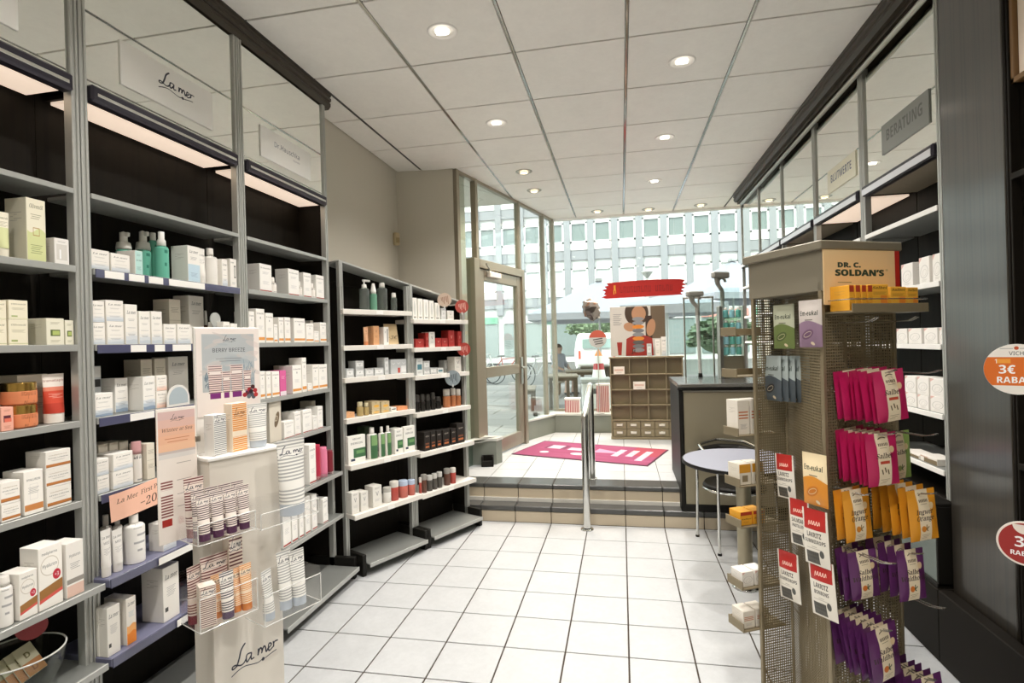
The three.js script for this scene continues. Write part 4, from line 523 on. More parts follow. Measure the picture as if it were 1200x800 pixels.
{ // white promotion column with acrylic trays
  const o = thing('promotion_display', 'white promotion column with clear trays standing before the left cabinets', 'display stand', STAND.pos(0, 0, 0), STAND.turn);
  const body = std(0xe3ddd2, 0.45);
  mesh('column', boxAt(0, 0.245, 0.012, 1.135, -0.13, -0.002, 0.004), body, o); mesh('foot', boxAt(-0.03, 0.275, 0, 0.012, -0.16, 0.05, 0.003), M.white, o);
  mesh('front_panel', cbox(0.245, 1.12, 0.002, 0.0004, false).clone().translate(0.1225, 0.575, -0.001), std(0xffffff, 0.42, 0, { map: canvasTexture(512, 1024, (g) => { g.fillStyle = '#e3ddd2'; g.fillRect(0, 0, 512, 1024); g.save(); g.translate(136, 640); g.scale(1, 0.94); lameLogo(g, 0, 0, 1.45); g.restore(); }) }), o);
  mesh('ledge', boxAt(-0.008, 0.252, 1.135, 1.148, -0.135, 0.006, 0.003), M.white, o);
  const poster = canvasTexture(512, 680, (g) => {
    g.fillStyle = '#f0e6df'; g.fillRect(0, 0, 512, 680); g.fillStyle = '#b9bec0'; g.fillRect(44, 44, 424, 450);
    for (let i = 0; i < 26; i++) { g.globalAlpha = 0.5; g.fillStyle = ['#cfc4bf', '#a9b4bb', '#c3c9cb', '#d8cbc4'][i % 4]; g.beginPath(); g.ellipse(44 + rnd(0, 424), 60 + rnd(0, 300), rnd(30, 90), rnd(8, 26), rnd(-0.5, 0.5), 0, 7); g.fill(); } g.globalAlpha = 1;
    g.strokeStyle = '#8fa0ac'; g.lineWidth = 5; for (let i = 0; i < 46; i++) { const x = 390 + rnd(-20, 70), y = 300 + rnd(0, 180); g.beginPath(); g.moveTo(x, y); g.lineTo(x + rnd(-34, 30), y - rnd(20, 60)); g.stroke(); }
    for (let i = 0; i < 18; i++) { g.strokeStyle = '#6d7f8c'; const x = 60 + rnd(0, 30), y = 380 + rnd(0, 100); g.beginPath(); g.moveTo(x, y); g.lineTo(x + rnd(-14, 30), y - rnd(10, 50)); g.stroke(); }
    lameLogo(g, 258, 92, 0.9, '#333a44'); words(g, 258, 186, 'BERRY BREEZE', 42, '#3a3d44', 'sans-serif', 'center', ''); for (const [y, a, b] of [[238, 150, 360], [258, 180, 350]]) line(g, a, b, y, 3, '#6f6a6c');
    for (const [x, w, y0] of [[90, 104, 290], [200, 62, 340], [268, 96, 290], [376, 60, 340]]) { g.fillStyle = '#e9d6cf'; g.beginPath(); g.moveTo(x - 6, y0); g.lineTo(x + w + 6, y0); g.lineTo(x + w - 8, 520); g.lineTo(x + 8, 520); g.fill(); for (let y = y0 + 8; y < 512; y += 17) line(g, x, x + w, y, 6, '#6b4a50'); g.fillStyle = '#f2e6e0'; g.fillRect(x + 8, y0 + 44, w - 16, 28); g.fillStyle = '#7b2e78'; g.fillRect(x + 10, 506, w - 20, 44); }
    for (const [x, y, c] of [[420, 500, '#a02a33'], [450, 480, '#4a2a2c'], [470, 510, '#b83238'], [400, 530, '#5d3338'], [440, 540, '#4e555d'], [415, 555, '#6a737b'], [380, 540, '#a8323a'], [455, 560, '#545b64'], [476, 545, '#c23b3a'], [435, 515, '#2e2426']]) { g.fillStyle = c; g.beginPath(); g.arc(x, y, 18, 0, 7); g.fill(); }
  });
  const h = at(mesh('header_board', boxAt(0, 0.232, 0, 0.43, -0.012, 0, 0.002), M.white, o), 0.01, 1.148, -0.1);
  mesh('poster', cbox(0.224, 0.302, 0.002, 0.0003, false).clone().translate(0.116, 0.275, 0.0012), (() => { const m = std(0xffffff, 0.4, 0, { map: poster }); poster.repeat.set(2, 1); poster.wrapS = THREE.RepeatWrapping; return m; })(), h);
  const trayOf = (s0, s1, y0, ht, d) => { const k = 0.003, q = (a, b, c, e, f, i) => mesh('tray_wall', boxAt(a, b, c, e, f, i, 0.0005), M.acrylic, tr), tr = mesh('clear_tray', boxAt(s0, s1, y0, y0 + k, 0.001, d, 0.0005), M.acrylic, o);
    q(s0, s1, y0, y0 + ht, d - k, d); q(s0, s0 + k, y0, y0 + ht * 1.25, 0.001, d); q(s1 - k, s1, y0, y0 + ht * 1.25, 0.001, d); q(s0, s1, y0, y0 + ht * 1.6, 0.001, 0.001 + k);
    mesh('tray_rim', merge([rod([s0, y0, d], [s1, y0, d], 0.0016, 6), rod([s0, y0 + ht, d], [s1, y0 + ht, d], 0.0016, 6), rod([s0, y0, d], [s0, y0 + ht, d], 0.0016, 6), rod([s1, y0, d], [s1, y0 + ht, d], 0.0016, 6), rod([s0, y0, 0.004], [s0, y0, d], 0.0016, 6), rod([s1, y0, 0.004], [s1, y0, d], 0.0016, 6)]), M.acrylicEdge, tr); };
  trayOf(-0.098, 0.082, 0.915, 0.06, 0.122); trayOf(-0.098, 0.082, 0.655, 0.1, 0.122); trayOf(0.1, 0.32, 0.905, 0.05, 0.122); trayOf(0.105, 0.32, 0.585, 0.1, 0.122);
  // on the ledge
  const put = (k, name, label, s, y, t, w, hh, d, turn = 0) => { const q = thing(name, label, 'box', STAND.pos(s, y, t), STAND.turn + turn); cartonMesh(k, w, hh, d, q); return q; };
  put('stripegrey', 'carton', 'grey striped carton on the promotion column ledge', 0.04, 1.149, -0.035, 0.05, 0.135, 0.045, 0.25);
  put('stripeorange', 'carton', 'orange striped carton on the promotion column ledge', 0.115, 1.149, -0.045, 0.06, 0.165, 0.04, 0.2);
  stripedTube('pale', 'white striped tube on the promotion column ledge', 0.195, 1.149, -0.045, 0.074, 0.155);
  // upper left tray
  ['first', 'second', 'third', 'fourth'].forEach((n, i) => stripedTube('purple', `small purple-capped striped tube, ${n} from left in upper tray front row`, -0.066 + i * 0.042, 0.9185, 0.096, 0.04, 0.14, 0, -0.06, 'purple-capped tubes in the upper left tray'));
  ['first', 'second', 'third', 'fourth'].forEach((n, i) => stripedTube('purple', `small purple-capped striped tube, ${n} from left in upper tray back row`, -0.06 + i * 0.042, 0.9185, 0.05, 0.04, 0.147, 0, -0.04, 'purple-capped tubes in the upper left tray'));
  stripedTube('redwine', 'large wine-capped striped tube rising at left of the upper tray', -0.062, 0.9185, 0.027, 0.06, 0.185);
  // lower left tray
  put('stripered', 'carton', 'small dark-red striped carton at the tray front corner', -0.062, 0.6585, 0.088, 0.045, 0.125, 0.045, -0.25);
  stripedTube('orange', 'orange striped tube beside the dark-red carton', -0.02, 0.6585, 0.07, 0.036, 0.135, 0, -0.03);
  stripedTube('dark', 'black-and-white striped tube with purple cap in lower tray', -0.002, 0.6585, 0.1, 0.045, 0.142, 0, -0.06);
  stripedTube('orange', 'orange striped tube, second from right in lower tray', 0.034, 0.6585, 0.085, 0.036, 0.138, 0, -0.05);
  stripedTube('orange', 'orange striped tube at the right end of lower tray', 0.06, 0.6585, 0.098, 0.04, 0.145, 0, -0.05);
  stripedTube('redwine', 'wide dark-red striped tube leaning at back of lower tray', -0.012, 0.6585, 0.04, 0.088, 0.19, 0, 0);
  stripedTube('redwine', 'dark-red striped tube at left back of lower tray', -0.075, 0.6585, 0.04, 0.05, 0.175, 0.3, 0);
  { const q = put('stripered', 'carton', 'upright dark-red striped carton at back of lower tray', 0.053, 0.6585, 0.03, 0.046, 0.235, 0.04, 0); }
  // right trays
  stripedTube('pale', 'pale striped tube, left of the pair in lower right tray', 0.215, 0.5885, 0.07, 0.055, 0.2, 0, -0.05);
  stripedTube('pale', 'pale striped tube, right of the pair in lower right tray', 0.262, 0.5885, 0.08, 0.06, 0.19, 0, -0.08);
  stripedTube('pale', 'slim pale striped tube at left of lower right tray', 0.14, 0.5885, 0.09, 0.05, 0.165, 0.35, -0.06);
  { const q = stripedTube('pale', 'large pale grey striped tube standing in upper right tray', 0.255, 0.9085, 0.06, 0.11, 0.265, 0, 0); }
  // printed side card
  const c2 = canvasTexture(256, 860, (g) => { g.fillStyle = '#efe6dd'; g.fillRect(0, 0, 256, 860); const bands = ['#d9b9b4', '#e0b9ac', '#e6b69c', '#ebb899', '#eec09f']; bands.forEach((c, i) => { g.fillStyle = c; g.fillRect(10, 20 + i * 52, 236, 53); }); g.fillStyle = '#c9bcb8'; g.fillRect(10, 276, 236, 16); g.fillStyle = '#ddd8d3'; g.fillRect(10, 292, 236, 30); lameLogo(g, 128, 72, 0.75, '#4a3b3b'); words(g, 128, 150, 'Winter at Sea', 31, '#5a3f3a', 'serif', 'center', 'italic'); line(g, 50, 206, 196, 3, '#b5603c'); line(g, 66, 196, 216, 3, '#b5603c'); for (const y of [360, 470, 560, 640]) line(g, 120, 214, y, 3, '#8d8580');
    for (let i = 0; i < 13; i++) line(g, 18, 92, 470 + i * 18, 9, '#7c3c38'); g.fillStyle = '#f2eae2'; g.fillRect(18, 520, 74, 34); g.fillStyle = '#a82e24'; g.fillRect(22, 706, 62, 46); });
  const sc = thing('printed_card', 'peach and white printed card hanging left of the promotion column', 'card', STAND.pos(-0.078, 0.9, -0.04), STAND.turn + 0.12); c2.repeat.set(2, 1); c2.wrapS = THREE.RepeatWrapping;
  mesh('card', cbox(0.126, 0.42, 0.004, 0.001), std(0xffffff, 0.45, 0, { map: c2 }), sc); mesh('clip', boxAt(0.058, 0.075, 0.3, 0.32, -0.006, 0.006), M.steel, sc);
}
{ // flat cards and notes among the shelves
  const arch = new THREE.Shape(); arch.moveTo(-0.06, 0); arch.lineTo(0.06, 0); arch.lineTo(0.06, 0.03); arch.absarc(0, 0.03, 0.06, 0, Math.PI); arch.lineTo(-0.06, 0);
  const a = thing('arched_card', 'arched grey-blue card behind the peach printed card', 'card', LEFT.pos(2.0, 1.266, 0.0), LEFT.turn); mesh('card', new THREE.ExtrudeGeometry(arch, { depth: 0.004, bevelEnabled: false }), std(0xe5e2dc, 0.4), a);
  const arch2 = new THREE.Shape(); arch2.moveTo(-0.05, 0.01); arch2.lineTo(0.05, 0.01); arch2.lineTo(0.05, 0.03); arch2.absarc(0, 0.03, 0.05, 0, Math.PI); mesh('sea_print', new THREE.ExtrudeGeometry(arch2, { depth: 0.001, bevelEnabled: false }).translate(0, 0, 0.004), std(0xaebac0, 0.4), a);
  const n = thing('handwritten_note', 'pink handwritten discount note hanging from the middle left cabinet', 'note', LEFT.pos(1.635, 0.985, 0.012), LEFT.turn);
  const g = new THREE.PlaneGeometry(0.27, 0.1, 12, 6), P = g.attributes.position; for (let i = 0; i < P.count; i++) { const x = P.getX(i) / 0.27 + 0.5, y = P.getY(i); P.setZ(i, 0.012 + 0.03 * (0.5 - y / 0.1) * x * x + 0.006 * Math.sin(x * 6)); } g.translate(0.15, -0.055, 0); g.rotateZ(0.06); g.computeVertexNormals();
  mesh('paper', g, std(0xffffff, 0.8, 0, { side: THREE.DoubleSide, map: canvasTexture(512, 220, (c) => { c.fillStyle = '#f0bda4'; c.fillRect(0, 0, 512, 220); c.save(); c.rotate(-0.02); words(c, 230, 88, 'La Mer  First Pa', 50, '#33251f', 'serif', 'center', 'italic'); words(c, 330, 190, '−20%', 92, '#2a1d1a', 'serif', 'center', 'italic'); c.restore(); }) }), n);
  const k = thing('price_card', 'kraft card with handwritten price on the angled cabinet', 'card', ANG.pos(0.46, 1.506, -0.03), ANG.turn); k.rotation.order = 'YXZ'; k.rotation.x = -0.15;
  const kt = canvasTexture(256, 256, (c) => { c.fillStyle = '#cdb48c'; c.fillRect(0, 0, 256, 256); c.fillStyle = '#b89f78'; c.fillRect(0, 0, 256, 30); words(c, 64, 190, '−3€', 60, '#2a221a', 'serif', 'center', 'italic'); }); mesh('card', cbox(0.12, 0.15, 0.003, 0.0006), std(0xffffff, 0.7, 0, { map: kt }), k);
  const s = thing('acrylic_sign', 'small round-topped acrylic sign on the middle left cabinet', 'sign', LEFT.pos(2.3, 1.531, -0.05), LEFT.turn); mesh('stem', boxAt(-0.03, 0.03, 0, 0.1, 0, 0.004), std(0xa9adab, 0.2), s); mesh('disc', new THREE.CylinderGeometry(0.033, 0.033, 0.005, 28).rotateX(Math.PI / 2).translate(-0.012, 0.115, 0.002), std(0xb4b6b2, 0.2), s);
  // round shelf stoppers on the farther angled bay
  const disc = (label, s_, y, c1, c2, r = 0.055, turn = 0.7) => { const o = thing('shelf_stopper', label, 'sign', ANG.pos(s_, y, 0.05), ANG.turn - turn); const m = std(0xffffff, 0.4, 0, { map: canvasTexture(128, 128, (q) => { q.fillStyle = c1; q.fillRect(0, 0, 128, 128); q.strokeStyle = c2; q.lineWidth = 5; for (let i = 0; i < 6; i++) { q.beginPath(); q.moveTo(26 + i * 3, 34 + i * 12); q.lineTo(100 - (i % 3) * 14, 30 + i * 12); q.stroke(); } }) }); mesh('disc', new THREE.CylinderGeometry(r, r, 0.003, 32).rotateX(Math.PI / 2), m, o); mesh('clip', boxAt(-0.006, 0.006, -r - 0.012, -r + 0.01, -0.02, 0.003), M.acrylicEdge, o); };
  disc('round beige disc sticking out above the white tall cartons', 0.93, 1.845, '#c9b3a0', '#8b5a48'); disc('round red disc at the top of the farther angled bay', 1.13, 1.80, '#a84a40', '#e2b9ac'); disc('round red disc on the red carton shelf', 1.14, 1.45, '#a33b33', '#dba59a'); disc('round grey-blue disc below the teal cartons', 1.0, 1.225, '#8d989c', '#3d474d', 0.062);
}
// ---------- candy stand ----------
const holes = canvasTexture(64, 64, (g) => { g.fillStyle = '#fff'; g.fillRect(0, 0, 64, 64); g.fillStyle = '#000'; g.fillRect(16, 16, 32, 32); }, false); holes.wrapS = holes.wrapT = THREE.RepeatWrapping;
const meshMetal = std(0x8d8064, 0.45, 0.35, { alphaMap: holes, alphaTest: 0.5, side: THREE.DoubleSide }), standMetal = std(0x8d8168, 0.42, 0.3), headerMat = std(0x817a69, 0.5, 0.15);
{
  const o = thing('candy_stand', 'tall beige perforated metal stand hung with candy bags', 'display stand', CANDY.pos(0, 0, 0), CANDY.turn);
  const panel = (x0, z0, x1, z1, y0, y1) => { const w = Math.hypot(x1 - x0, z1 - z0), g = new THREE.PlaneGeometry(w, y1 - y0), u = g.attributes.uv; for (let i = 0; i < u.count; i++) u.setXY(i, u.getX(i) * w / 0.0105, u.getY(i) * (y1 - y0) / 0.0105); const m = mesh('perforated_panel', g, meshMetal, o); at(m, (x0 + x1) / 2, (y0 + y1) / 2, (z0 + z1) / 2, 0, -Math.atan2(z1 - z0, x1 - x0), 0); };
  panel(0.02, -0.02, 0.34, -0.02, 0.05, 1.66); panel(0.17, -0.36, 0.02, -0.02, 0.05, 1.66); panel(0.02, -0.36, 0.17, -0.36, 0.05, 1.66); panel(0.34, -0.02, 0.2, -0.36, 0.05, 1.66); panel(0.2, -0.36, 0.34, -0.36, 0.05, 1.66);
  for (const [x, z, r] of [[0.02, -0.02, 0.008], [0.34, -0.02, 0.006], [0.02, -0.36, 0.007], [0.17, -0.36, 0.005], [0.34, -0.36, 0.006]]) mesh('upright', boxAt(x - r, x + r, 0.03, 1.68, z - r, z + r, 0.002), standMetal, o);
  for (const x of [0.12, 0.2]) mesh('rib', boxAt(x - 0.006, x + 0.006, 0.05, 1.62, -0.026, -0.0215, 0.001), standMetal, o);
  mesh('base_plate', boxAt(0.0, 0.36, 0.012, 0.04, -0.38, 0.0, 0.004), standMetal, o); mesh('turntable', lathe([[0.0005, 0], [0.15, 0], [0.15, 0.012], [0.0005, 0.012]], 28).translate(0.18, 0, -0.19), M.black, o);
  mesh('header_box', boxAt(0.012, 0.348, 1.645, 1.79, -0.375, -0.006, 0.003), headerMat, o); mesh('header_cap', boxAt(-0.002, 0.362, 1.788, 1.82, -0.392, 0.004, 0.004), headerMat, o);
  const hs = canvasTexture(1024, 480, (g) => { g.fillStyle = '#efcf9d'; g.fillRect(0, 0, 1024, 480); g.fillStyle = '#b4281e'; g.fillRect(478, 0, 34, 480); g.strokeStyle = '#26392b'; g.lineWidth = 4; words(g, 168, 160, 'DR. C.', 56, '#26392b', 'sans-serif', 'center', 'bold'); g.strokeText('DR. C.', 168, 160); words(g, 238, 232, "SOLDAN’S", 70, '#26392b', 'sans-serif', 'center', 'bold'); g.lineWidth = 5; g.strokeText("SOLDAN’S", 238, 232); words(g, 420, 190, '®', 24, '#8a7a50'); line(g, 90, 180, 290, 5, '#6d6a44'); });
  mesh('header_sign', cbox(0.34, 0.195, 0.004, 0.001, false).clone().translate(0.182, 1.695, -0.002), std(0xffffff, 0.5, 0, { map: hs }), o);
  // wire hooks
  const hook = (x, y, len) => { mesh('wire_hook', merge([tube([[x - 0.007, y, -0.02], [x - 0.007, y, len * 0.8], [x - 0.007, y + 0.012, len]], 0.0022, 6, 10), tube([[x + 0.007, y, -0.02], [x + 0.007, y, len * 0.8], [x + 0.007, y + 0.012, len]], 0.0022, 6, 10), rod([x - 0.007, y + 0.012, len], [x + 0.007, y + 0.012, len], 0.0022, 6)]), M.hook, o); };
  for (const [x, y, l] of [[0.11, 1.365, 0.17], [0.26, 1.36, 0.2], [0.10, 1.165, 0.17], [0.25, 1.155, 0.19], [0.05, 0.965, 0.12], [0.22, 0.97, 0.2], [0.06, 0.765, 0.19], [0.2, 0.77, 0.17], [0.06, 0.545, 0.17], [0.25, 0.6, 0.2], [0.24, 0.355, 0.17], [0.1, 1.535, 0.12], [0.26, 1.535, 0.13]]) hook(x, y, l);
  // wire-edged tray with yellow boxes
  const tr = mesh('top_tray', boxAt(0.03, 0.36, 1.565, 1.572, -0.018, 0.09, 0.002), standMetal, o); mesh('tray_lip', boxAt(0.03, 0.36, 1.565, 1.595, 0.09, 0.094, 0.001), standMetal, tr); mesh('tray_wire', tube([[0.03, 1.61, -0.018], [0.03, 1.61, 0.09], [0.36, 1.61, 0.09], [0.36, 1.61, -0.018]], 0.002, 6, 20), M.hook, tr);
  // trays on the far side
  for (const [y, n] of [[1.5, 0], [1.33, 1], [1.09, 2], [0.885, 3], [0.72, 4], [0.47, 5], [0.3, 6]]) { const t = mesh('side_tray', boxAt(-0.06, 0.14, y, y + 0.005, -0.46, -0.365, 0.001), standMetal, o); mesh('tray_lip', merge([boxAt(-0.064, -0.06, y, y + 0.035, -0.46, -0.365, 0.001), boxAt(-0.06, 0.14, y, y + 0.03, -0.464, -0.46, 0.001)]), standMetal, t); }
}
{ // boxes on the stand's trays
  const d = (k, side, draw) => { DESIGN[k] = [side, draw]; };
  d('yellowred', '#e8a62e', (g) => { fill(g, '#e8a62e'); g.fillStyle = '#b23a1e'; g.fillRect(0, 0, F, 70); words(g, F / 2, 150, 'Salbei', 34, '#7a3d12', 'serif', 'center', 'bold italic'); small(g, F, 180, 5, '#a5651c'); });
  d('yellow', '#eeb23a', (g) => { fill(g, '#eeb23a'); words(g, F / 2, 46, 'Salbei', 34, '#5c3212', 'serif', 'center', 'bold italic'); small(g, F, 76, 4, '#7d4a1a', 0.8); g.fillStyle = '#e88a2a'; g.fillRect(70, 110, 50, 120); });
  d('whiteyellow', '#e7e0d0', (g) => { fill(g, '#e7e0d0'); g.fillStyle = '#d99a2a'; g.fillRect(0, 0, F, 110); g.fillStyle = '#8a7c60'; g.fillRect(34, 140, 60, 80); });
  d('whitered', '#e8e1d4', (g) => { fill(g, '#e8e1d4'); for (const y of [90, 112, 134]) line(g, 14, 114, y, 9, '#c06a3c'); small(g, F, 180, 5); });
  const put = (k, label, x, y, z, w, h, dd, turn = 0, group) => { const q = thing('carton', label, 'box', CANDY.pos(x, y, z), CANDY.turn + turn, group); cartonMesh(k, w, h, dd, q); };
  ['first', 'second', 'third', 'fourth'].forEach((n, i) => put('yellowred', `narrow yellow and red carton, ${n} from left on stand tray`, 0.05 + i * 0.026, 1.573, 0.035, 0.022, 0.085, 0.075, 0.05, 'narrow cartons on the candy stand tray'));
  put('yellow', 'yellow carton beside the narrow cartons on stand tray', 0.18, 1.573, 0.04, 0.075, 0.088, 0.05); put('yellow', 'middle yellow carton on the candy stand tray', 0.262, 1.573, 0.04, 0.07, 0.08, 0.05); put('yellow', 'rightmost yellow carton on the candy stand tray', 0.326, 1.573, 0.04, 0.05, 0.078, 0.05);
  for (const [k, y, h, what] of [['whitered', 1.096, 0.14, 'white and orange striped'], ['whiteyellow', 0.891, 0.085, 'white and yellow'], ['yellowred', 0.726, 0.055, 'brown and yellow'], ['baby', 0.476, 0.06, 'plain white'], ['whitered', 0.306, 0.07, 'small red and white']]) for (let i = 0; i < 2; i++) put(k, `${what} carton on the candy stand's side tray, ${i ? 'inner' : 'outer'} one`, -0.025 + i * 0.062, y, -0.415, 0.056, h, 0.07, 0, 'cartons on the candy stand side trays');
}
// candy bags
function bagGeo(w, h, d) {
  return memo(`bag${w},${h},${d}`, () => {
    const nx = 8, ny = 12, side = (sgn) => { const g = new THREE.PlaneGeometry(w, h, nx, ny), P = g.attributes.position; for (let i = 0; i < P.count; i++) { const x = P.getX(i) / w * 2, y = P.getY(i) / h * 2, e = Math.max(0, 1 - Math.abs(x) ** 2.6) ** 0.5, f = y > 0.76 ? 0 : Math.max(0, 1 - Math.abs((y + 0.12) / 0.88) ** 3.5); P.setZ(i, sgn * (d / 2 * e * f * (1 + 0.12 * Math.sin(x * 5 + y * 4)) + 0.0008)); P.setX(i, P.getX(i) * (1 - 0.05 * e * f)); } if (sgn < 0) { const I = g.index.array; for (let i = 0; i < I.length; i += 3) { const t = I[i]; I[i] = I[i + 1]; I[i + 1] = t; } } g.computeVertexNormals(); return g; };
    return merge([side(1), side(-1)]).translate(0, -h / 2, 0);
  });
}
const bagMat = (key, draw) => memo('bag' + key, () => phys({ color: 0xffffff, roughness: 0.38, clearcoat: 0.3, clearcoatRoughness: 0.3, map: canvasTexture(192, 256, draw) }));
const petite = (base, lines, art, ink = '#33241c') => (g) => {
  g.fillStyle = base; g.fillRect(0, 0, 192, 256); g.fillStyle = '#efe0c4'; g.beginPath(); g.moveTo(58, 0); g.lineTo(140, 0); g.lineTo(140, 256); g.lineTo(58, 256); g.fill();
  for (let i = 0; i < 7; i++) line(g, 70 + i * 9, 70 + i * 9 + 5, 56, 13, '#4a3a26'); line(g, 76, 122, 72, 2, '#8b7a58'); g.strokeStyle = '#4a3a26'; g.lineWidth = 4; g.beginPath(); g.moveTo(76, 30); g.quadraticCurveTo(100, 16, 122, 26); g.stroke();
  lines.forEach((t, i) => words(g, 99, 122 + i * 32, t, 33, ink, 'serif', 'center', 'bold italic')); art(g); small(g, 198, 226, 3, '#a08f6c', 0.3); g.fillStyle = '#e8cfa4'; g.beginPath(); g.arc(152, 84, 17, 0, 7); g.fill();
};
const leafArt = (c1, c2) => (g) => { g.fillStyle = c1; g.beginPath(); g.ellipse(84, 196, 18, 15, 0.2, 0, 7); g.fill(); g.strokeStyle = c2; g.lineWidth = 6; for (const [x, y] of [[106, 176], [122, 186], [114, 208]]) { g.beginPath(); g.moveTo(102, 200); g.lineTo(x, y); g.stroke(); } };
const redWhite = (l1, l2) => (g) => { g.fillStyle = '#e6e0d3'; g.fillRect(0, 0, 192, 256); g.fillStyle = '#b3251f'; g.fillRect(12, 0, 168, 92); g.strokeStyle = '#f0d0c0'; g.lineWidth = 5; g.lineCap = 'round'; g.beginPath(); g.moveTo(50, 74); for (let i = 0; i < 9; i++) g.quadraticCurveTo(54 + i * 10, 40 + (i % 2) * 30, 60 + i * 10, 66); g.stroke(); words(g, 92, 126, l1, 30, '#26221c', 'sans-serif', 'center', 'bold'); words(g, 94, 154, l2, 24, '#26221c', 'sans-serif', 'center', 'bold'); line(g, 70, 110, 170, 2, '#8b8577'); line(g, 30, 150, 178, 2, '#a09a8c'); g.fillStyle = '#4b463a'; g.fillRect(22, 192, 100, 56); g.fillStyle = '#38352c'; for (let i = 0; i < 16; i++) { g.beginPath(); g.arc(32 + (i % 6) * 16, 202 + Math.floor(i / 6) * 18, 7, 0, 7); g.fill(); } g.fillStyle = '#4a4a44'; g.beginPath(); g.arc(146, 196, 17, 0, 7); g.fill(); };
const emBag = (top, low, art) => (g) => { g.fillStyle = top; g.fillRect(0, 0, 192, 256); g.fillStyle = low; g.beginPath(); g.moveTo(0, 256); g.lineTo(0, 130); g.quadraticCurveTo(96, 90, 192, 140); g.lineTo(192, 256); g.fill(); words(g, 92, 84, 'Em-eukal', 35, '#1f2a1e', 'sans-serif', 'center', 'bold'); line(g, 60, 130, 108, 4, '#4a4a3a'); g.fillStyle = art; g.beginPath(); g.ellipse(84, 186, 52, 24, -0.3, 0, 7); g.fill(); g.strokeStyle = '#d9cdb0'; g.lineWidth = 3; g.beginPath(); g.ellipse(84, 186, 34, 12, -0.3, 0, 7); g.stroke(); g.fillStyle = '#e0cfae'; g.beginPath(); g.ellipse(120, 236, 16, 9, 0.3, 0, 7); g.fill(); };
const BAGS = {
  pink: ['bright pink candy bag', petite('#bf1f5e', ['Salbei'], (g) => { g.fillStyle = '#c2452c'; g.fillRect(72, 136, 58, 14); g.strokeStyle = '#5c4a26'; g.lineWidth = 7; for (const [x, y] of [[78, 176], [98, 168], [116, 178]]) { g.beginPath(); g.moveTo(x, y); g.lineTo(x + 6, y + 24); g.stroke(); } })],
  orange: ['orange candy bag', petite('#e39a26', ['Ingwer', 'Orange'], leafArt('#d98a2c', '#8a6a34'))],
  purple: ['purple candy bag', petite('#5f2a63', ['Salbei', 'Waldhonig'], leafArt('#d7782c', '#3a4a2a'))],
  lime: ['light green candy bag', petite('#93b060', ['Salbei'], leafArt('#9aa86a', '#55703a'))],
  gummi: ['red and white liquorice bag', redWhite('LAKRITZ', 'GUMMIDROPS')], bonbon: ['red and white liquorice sweets bag', redWhite('LAKRITZ', 'BONBONS')], salmiak: ['red and white pastilles bag', redWhite('SALMIAK', 'PASTILLEN')],
  emgreen: ['white and green candy pouch', emBag('#c3c6ad', '#6d7d45', '#4d5c2c')], emviolet: ['white and violet candy pouch', emBag('#c9c0b9', '#8d7389', '#6b4d68')], emgrey: ['blue-grey candy pouch', emBag('#a9b4b2', '#4d565c', '#2b2b2c')], emhoney: ['honey-coloured candy pouch', emBag('#efdcb4', '#dd8f2c', '#c8761e')],
};
const hanger = new THREE.TorusGeometry(0.004, 0.001, 4, 10);
function bag(kind, label, x, y, z, w, h, turn, roll = 0, pitch = 0, group) {
  const o = thing('candy_bag', label, 'candy bag', CANDY.pos(x, y + h / 2, z), turn, group); o.rotation.order = 'YXZ'; o.rotation.z = roll; o.rotation.x = pitch;
  mesh('pouch', bagGeo(w, h, 0.016), bagMat(kind, BAGS[kind][1]), o); return o;
}
function bagRow(kind, x, y, z0, z1, n, w, h, where, roll = 0) {
  for (let i = 0; i < n; i++) {
    const front = i === n - 1, z = n === 1 ? z1 : z0 + (z1 - z0) * i / (n - 1), nth = n - 1 - i;
    bag(kind, `${BAGS[kind][0]}, ${front ? 'front one' : ORD[nth] + ' from front'} on ${where}`, x + rnd(-0.006, 0.006), y + rnd(-0.004, 0.004), z, w, h, CANDY.turn + rnd(-0.08, 0.08), roll + rnd(-0.04, 0.04), rnd(-0.05, 0.02), `${BAGS[kind][0]}s on the candy stand`);
  }
}
bagRow('pink', 0.11, 1.29, 0.0, 0.14, 7, 0.125, 0.165, 'upper hook of candy stand', 0.12);
bagRow('pink', 0.1, 1.085, 0.0, 0.12, 6, 0.125, 0.17, 'second hook of candy stand', 0.08);
bagRow('lime', 0.26, 1.075, 0.03, 0.05, 1, 0.1, 0.165, 'hook right of the lower pink bags', 0.05);
bagRow('orange', 0.055, 0.89, 0.03, 0.06, 2, 0.11, 0.17, 'left hook below the pink bags', 0.1);
bagRow('orange', 0.22, 0.9, 0.02, 0.15, 5, 0.11, 0.165, 'right hook below the pink bags', 0.05);
bagRow('purple', 0.06, 0.69, 0.01, 0.07, 3, 0.11, 0.16, 'left hook below the orange bags', 0.12);
bagRow('purple', 0.2, 0.7, 0.02, 0.13, 4, 0.105, 0.165, 'right hook below the orange bags', 0.04);
bagRow('purple', 0.06, 0.465, 0.0, 0.14, 7, 0.125, 0.18, 'large lower left hook', 0.16);
bagRow('purple', 0.24, 0.275, 0.03, 0.14, 5, 0.115, 0.17, 'lowest right hook', 0.1);
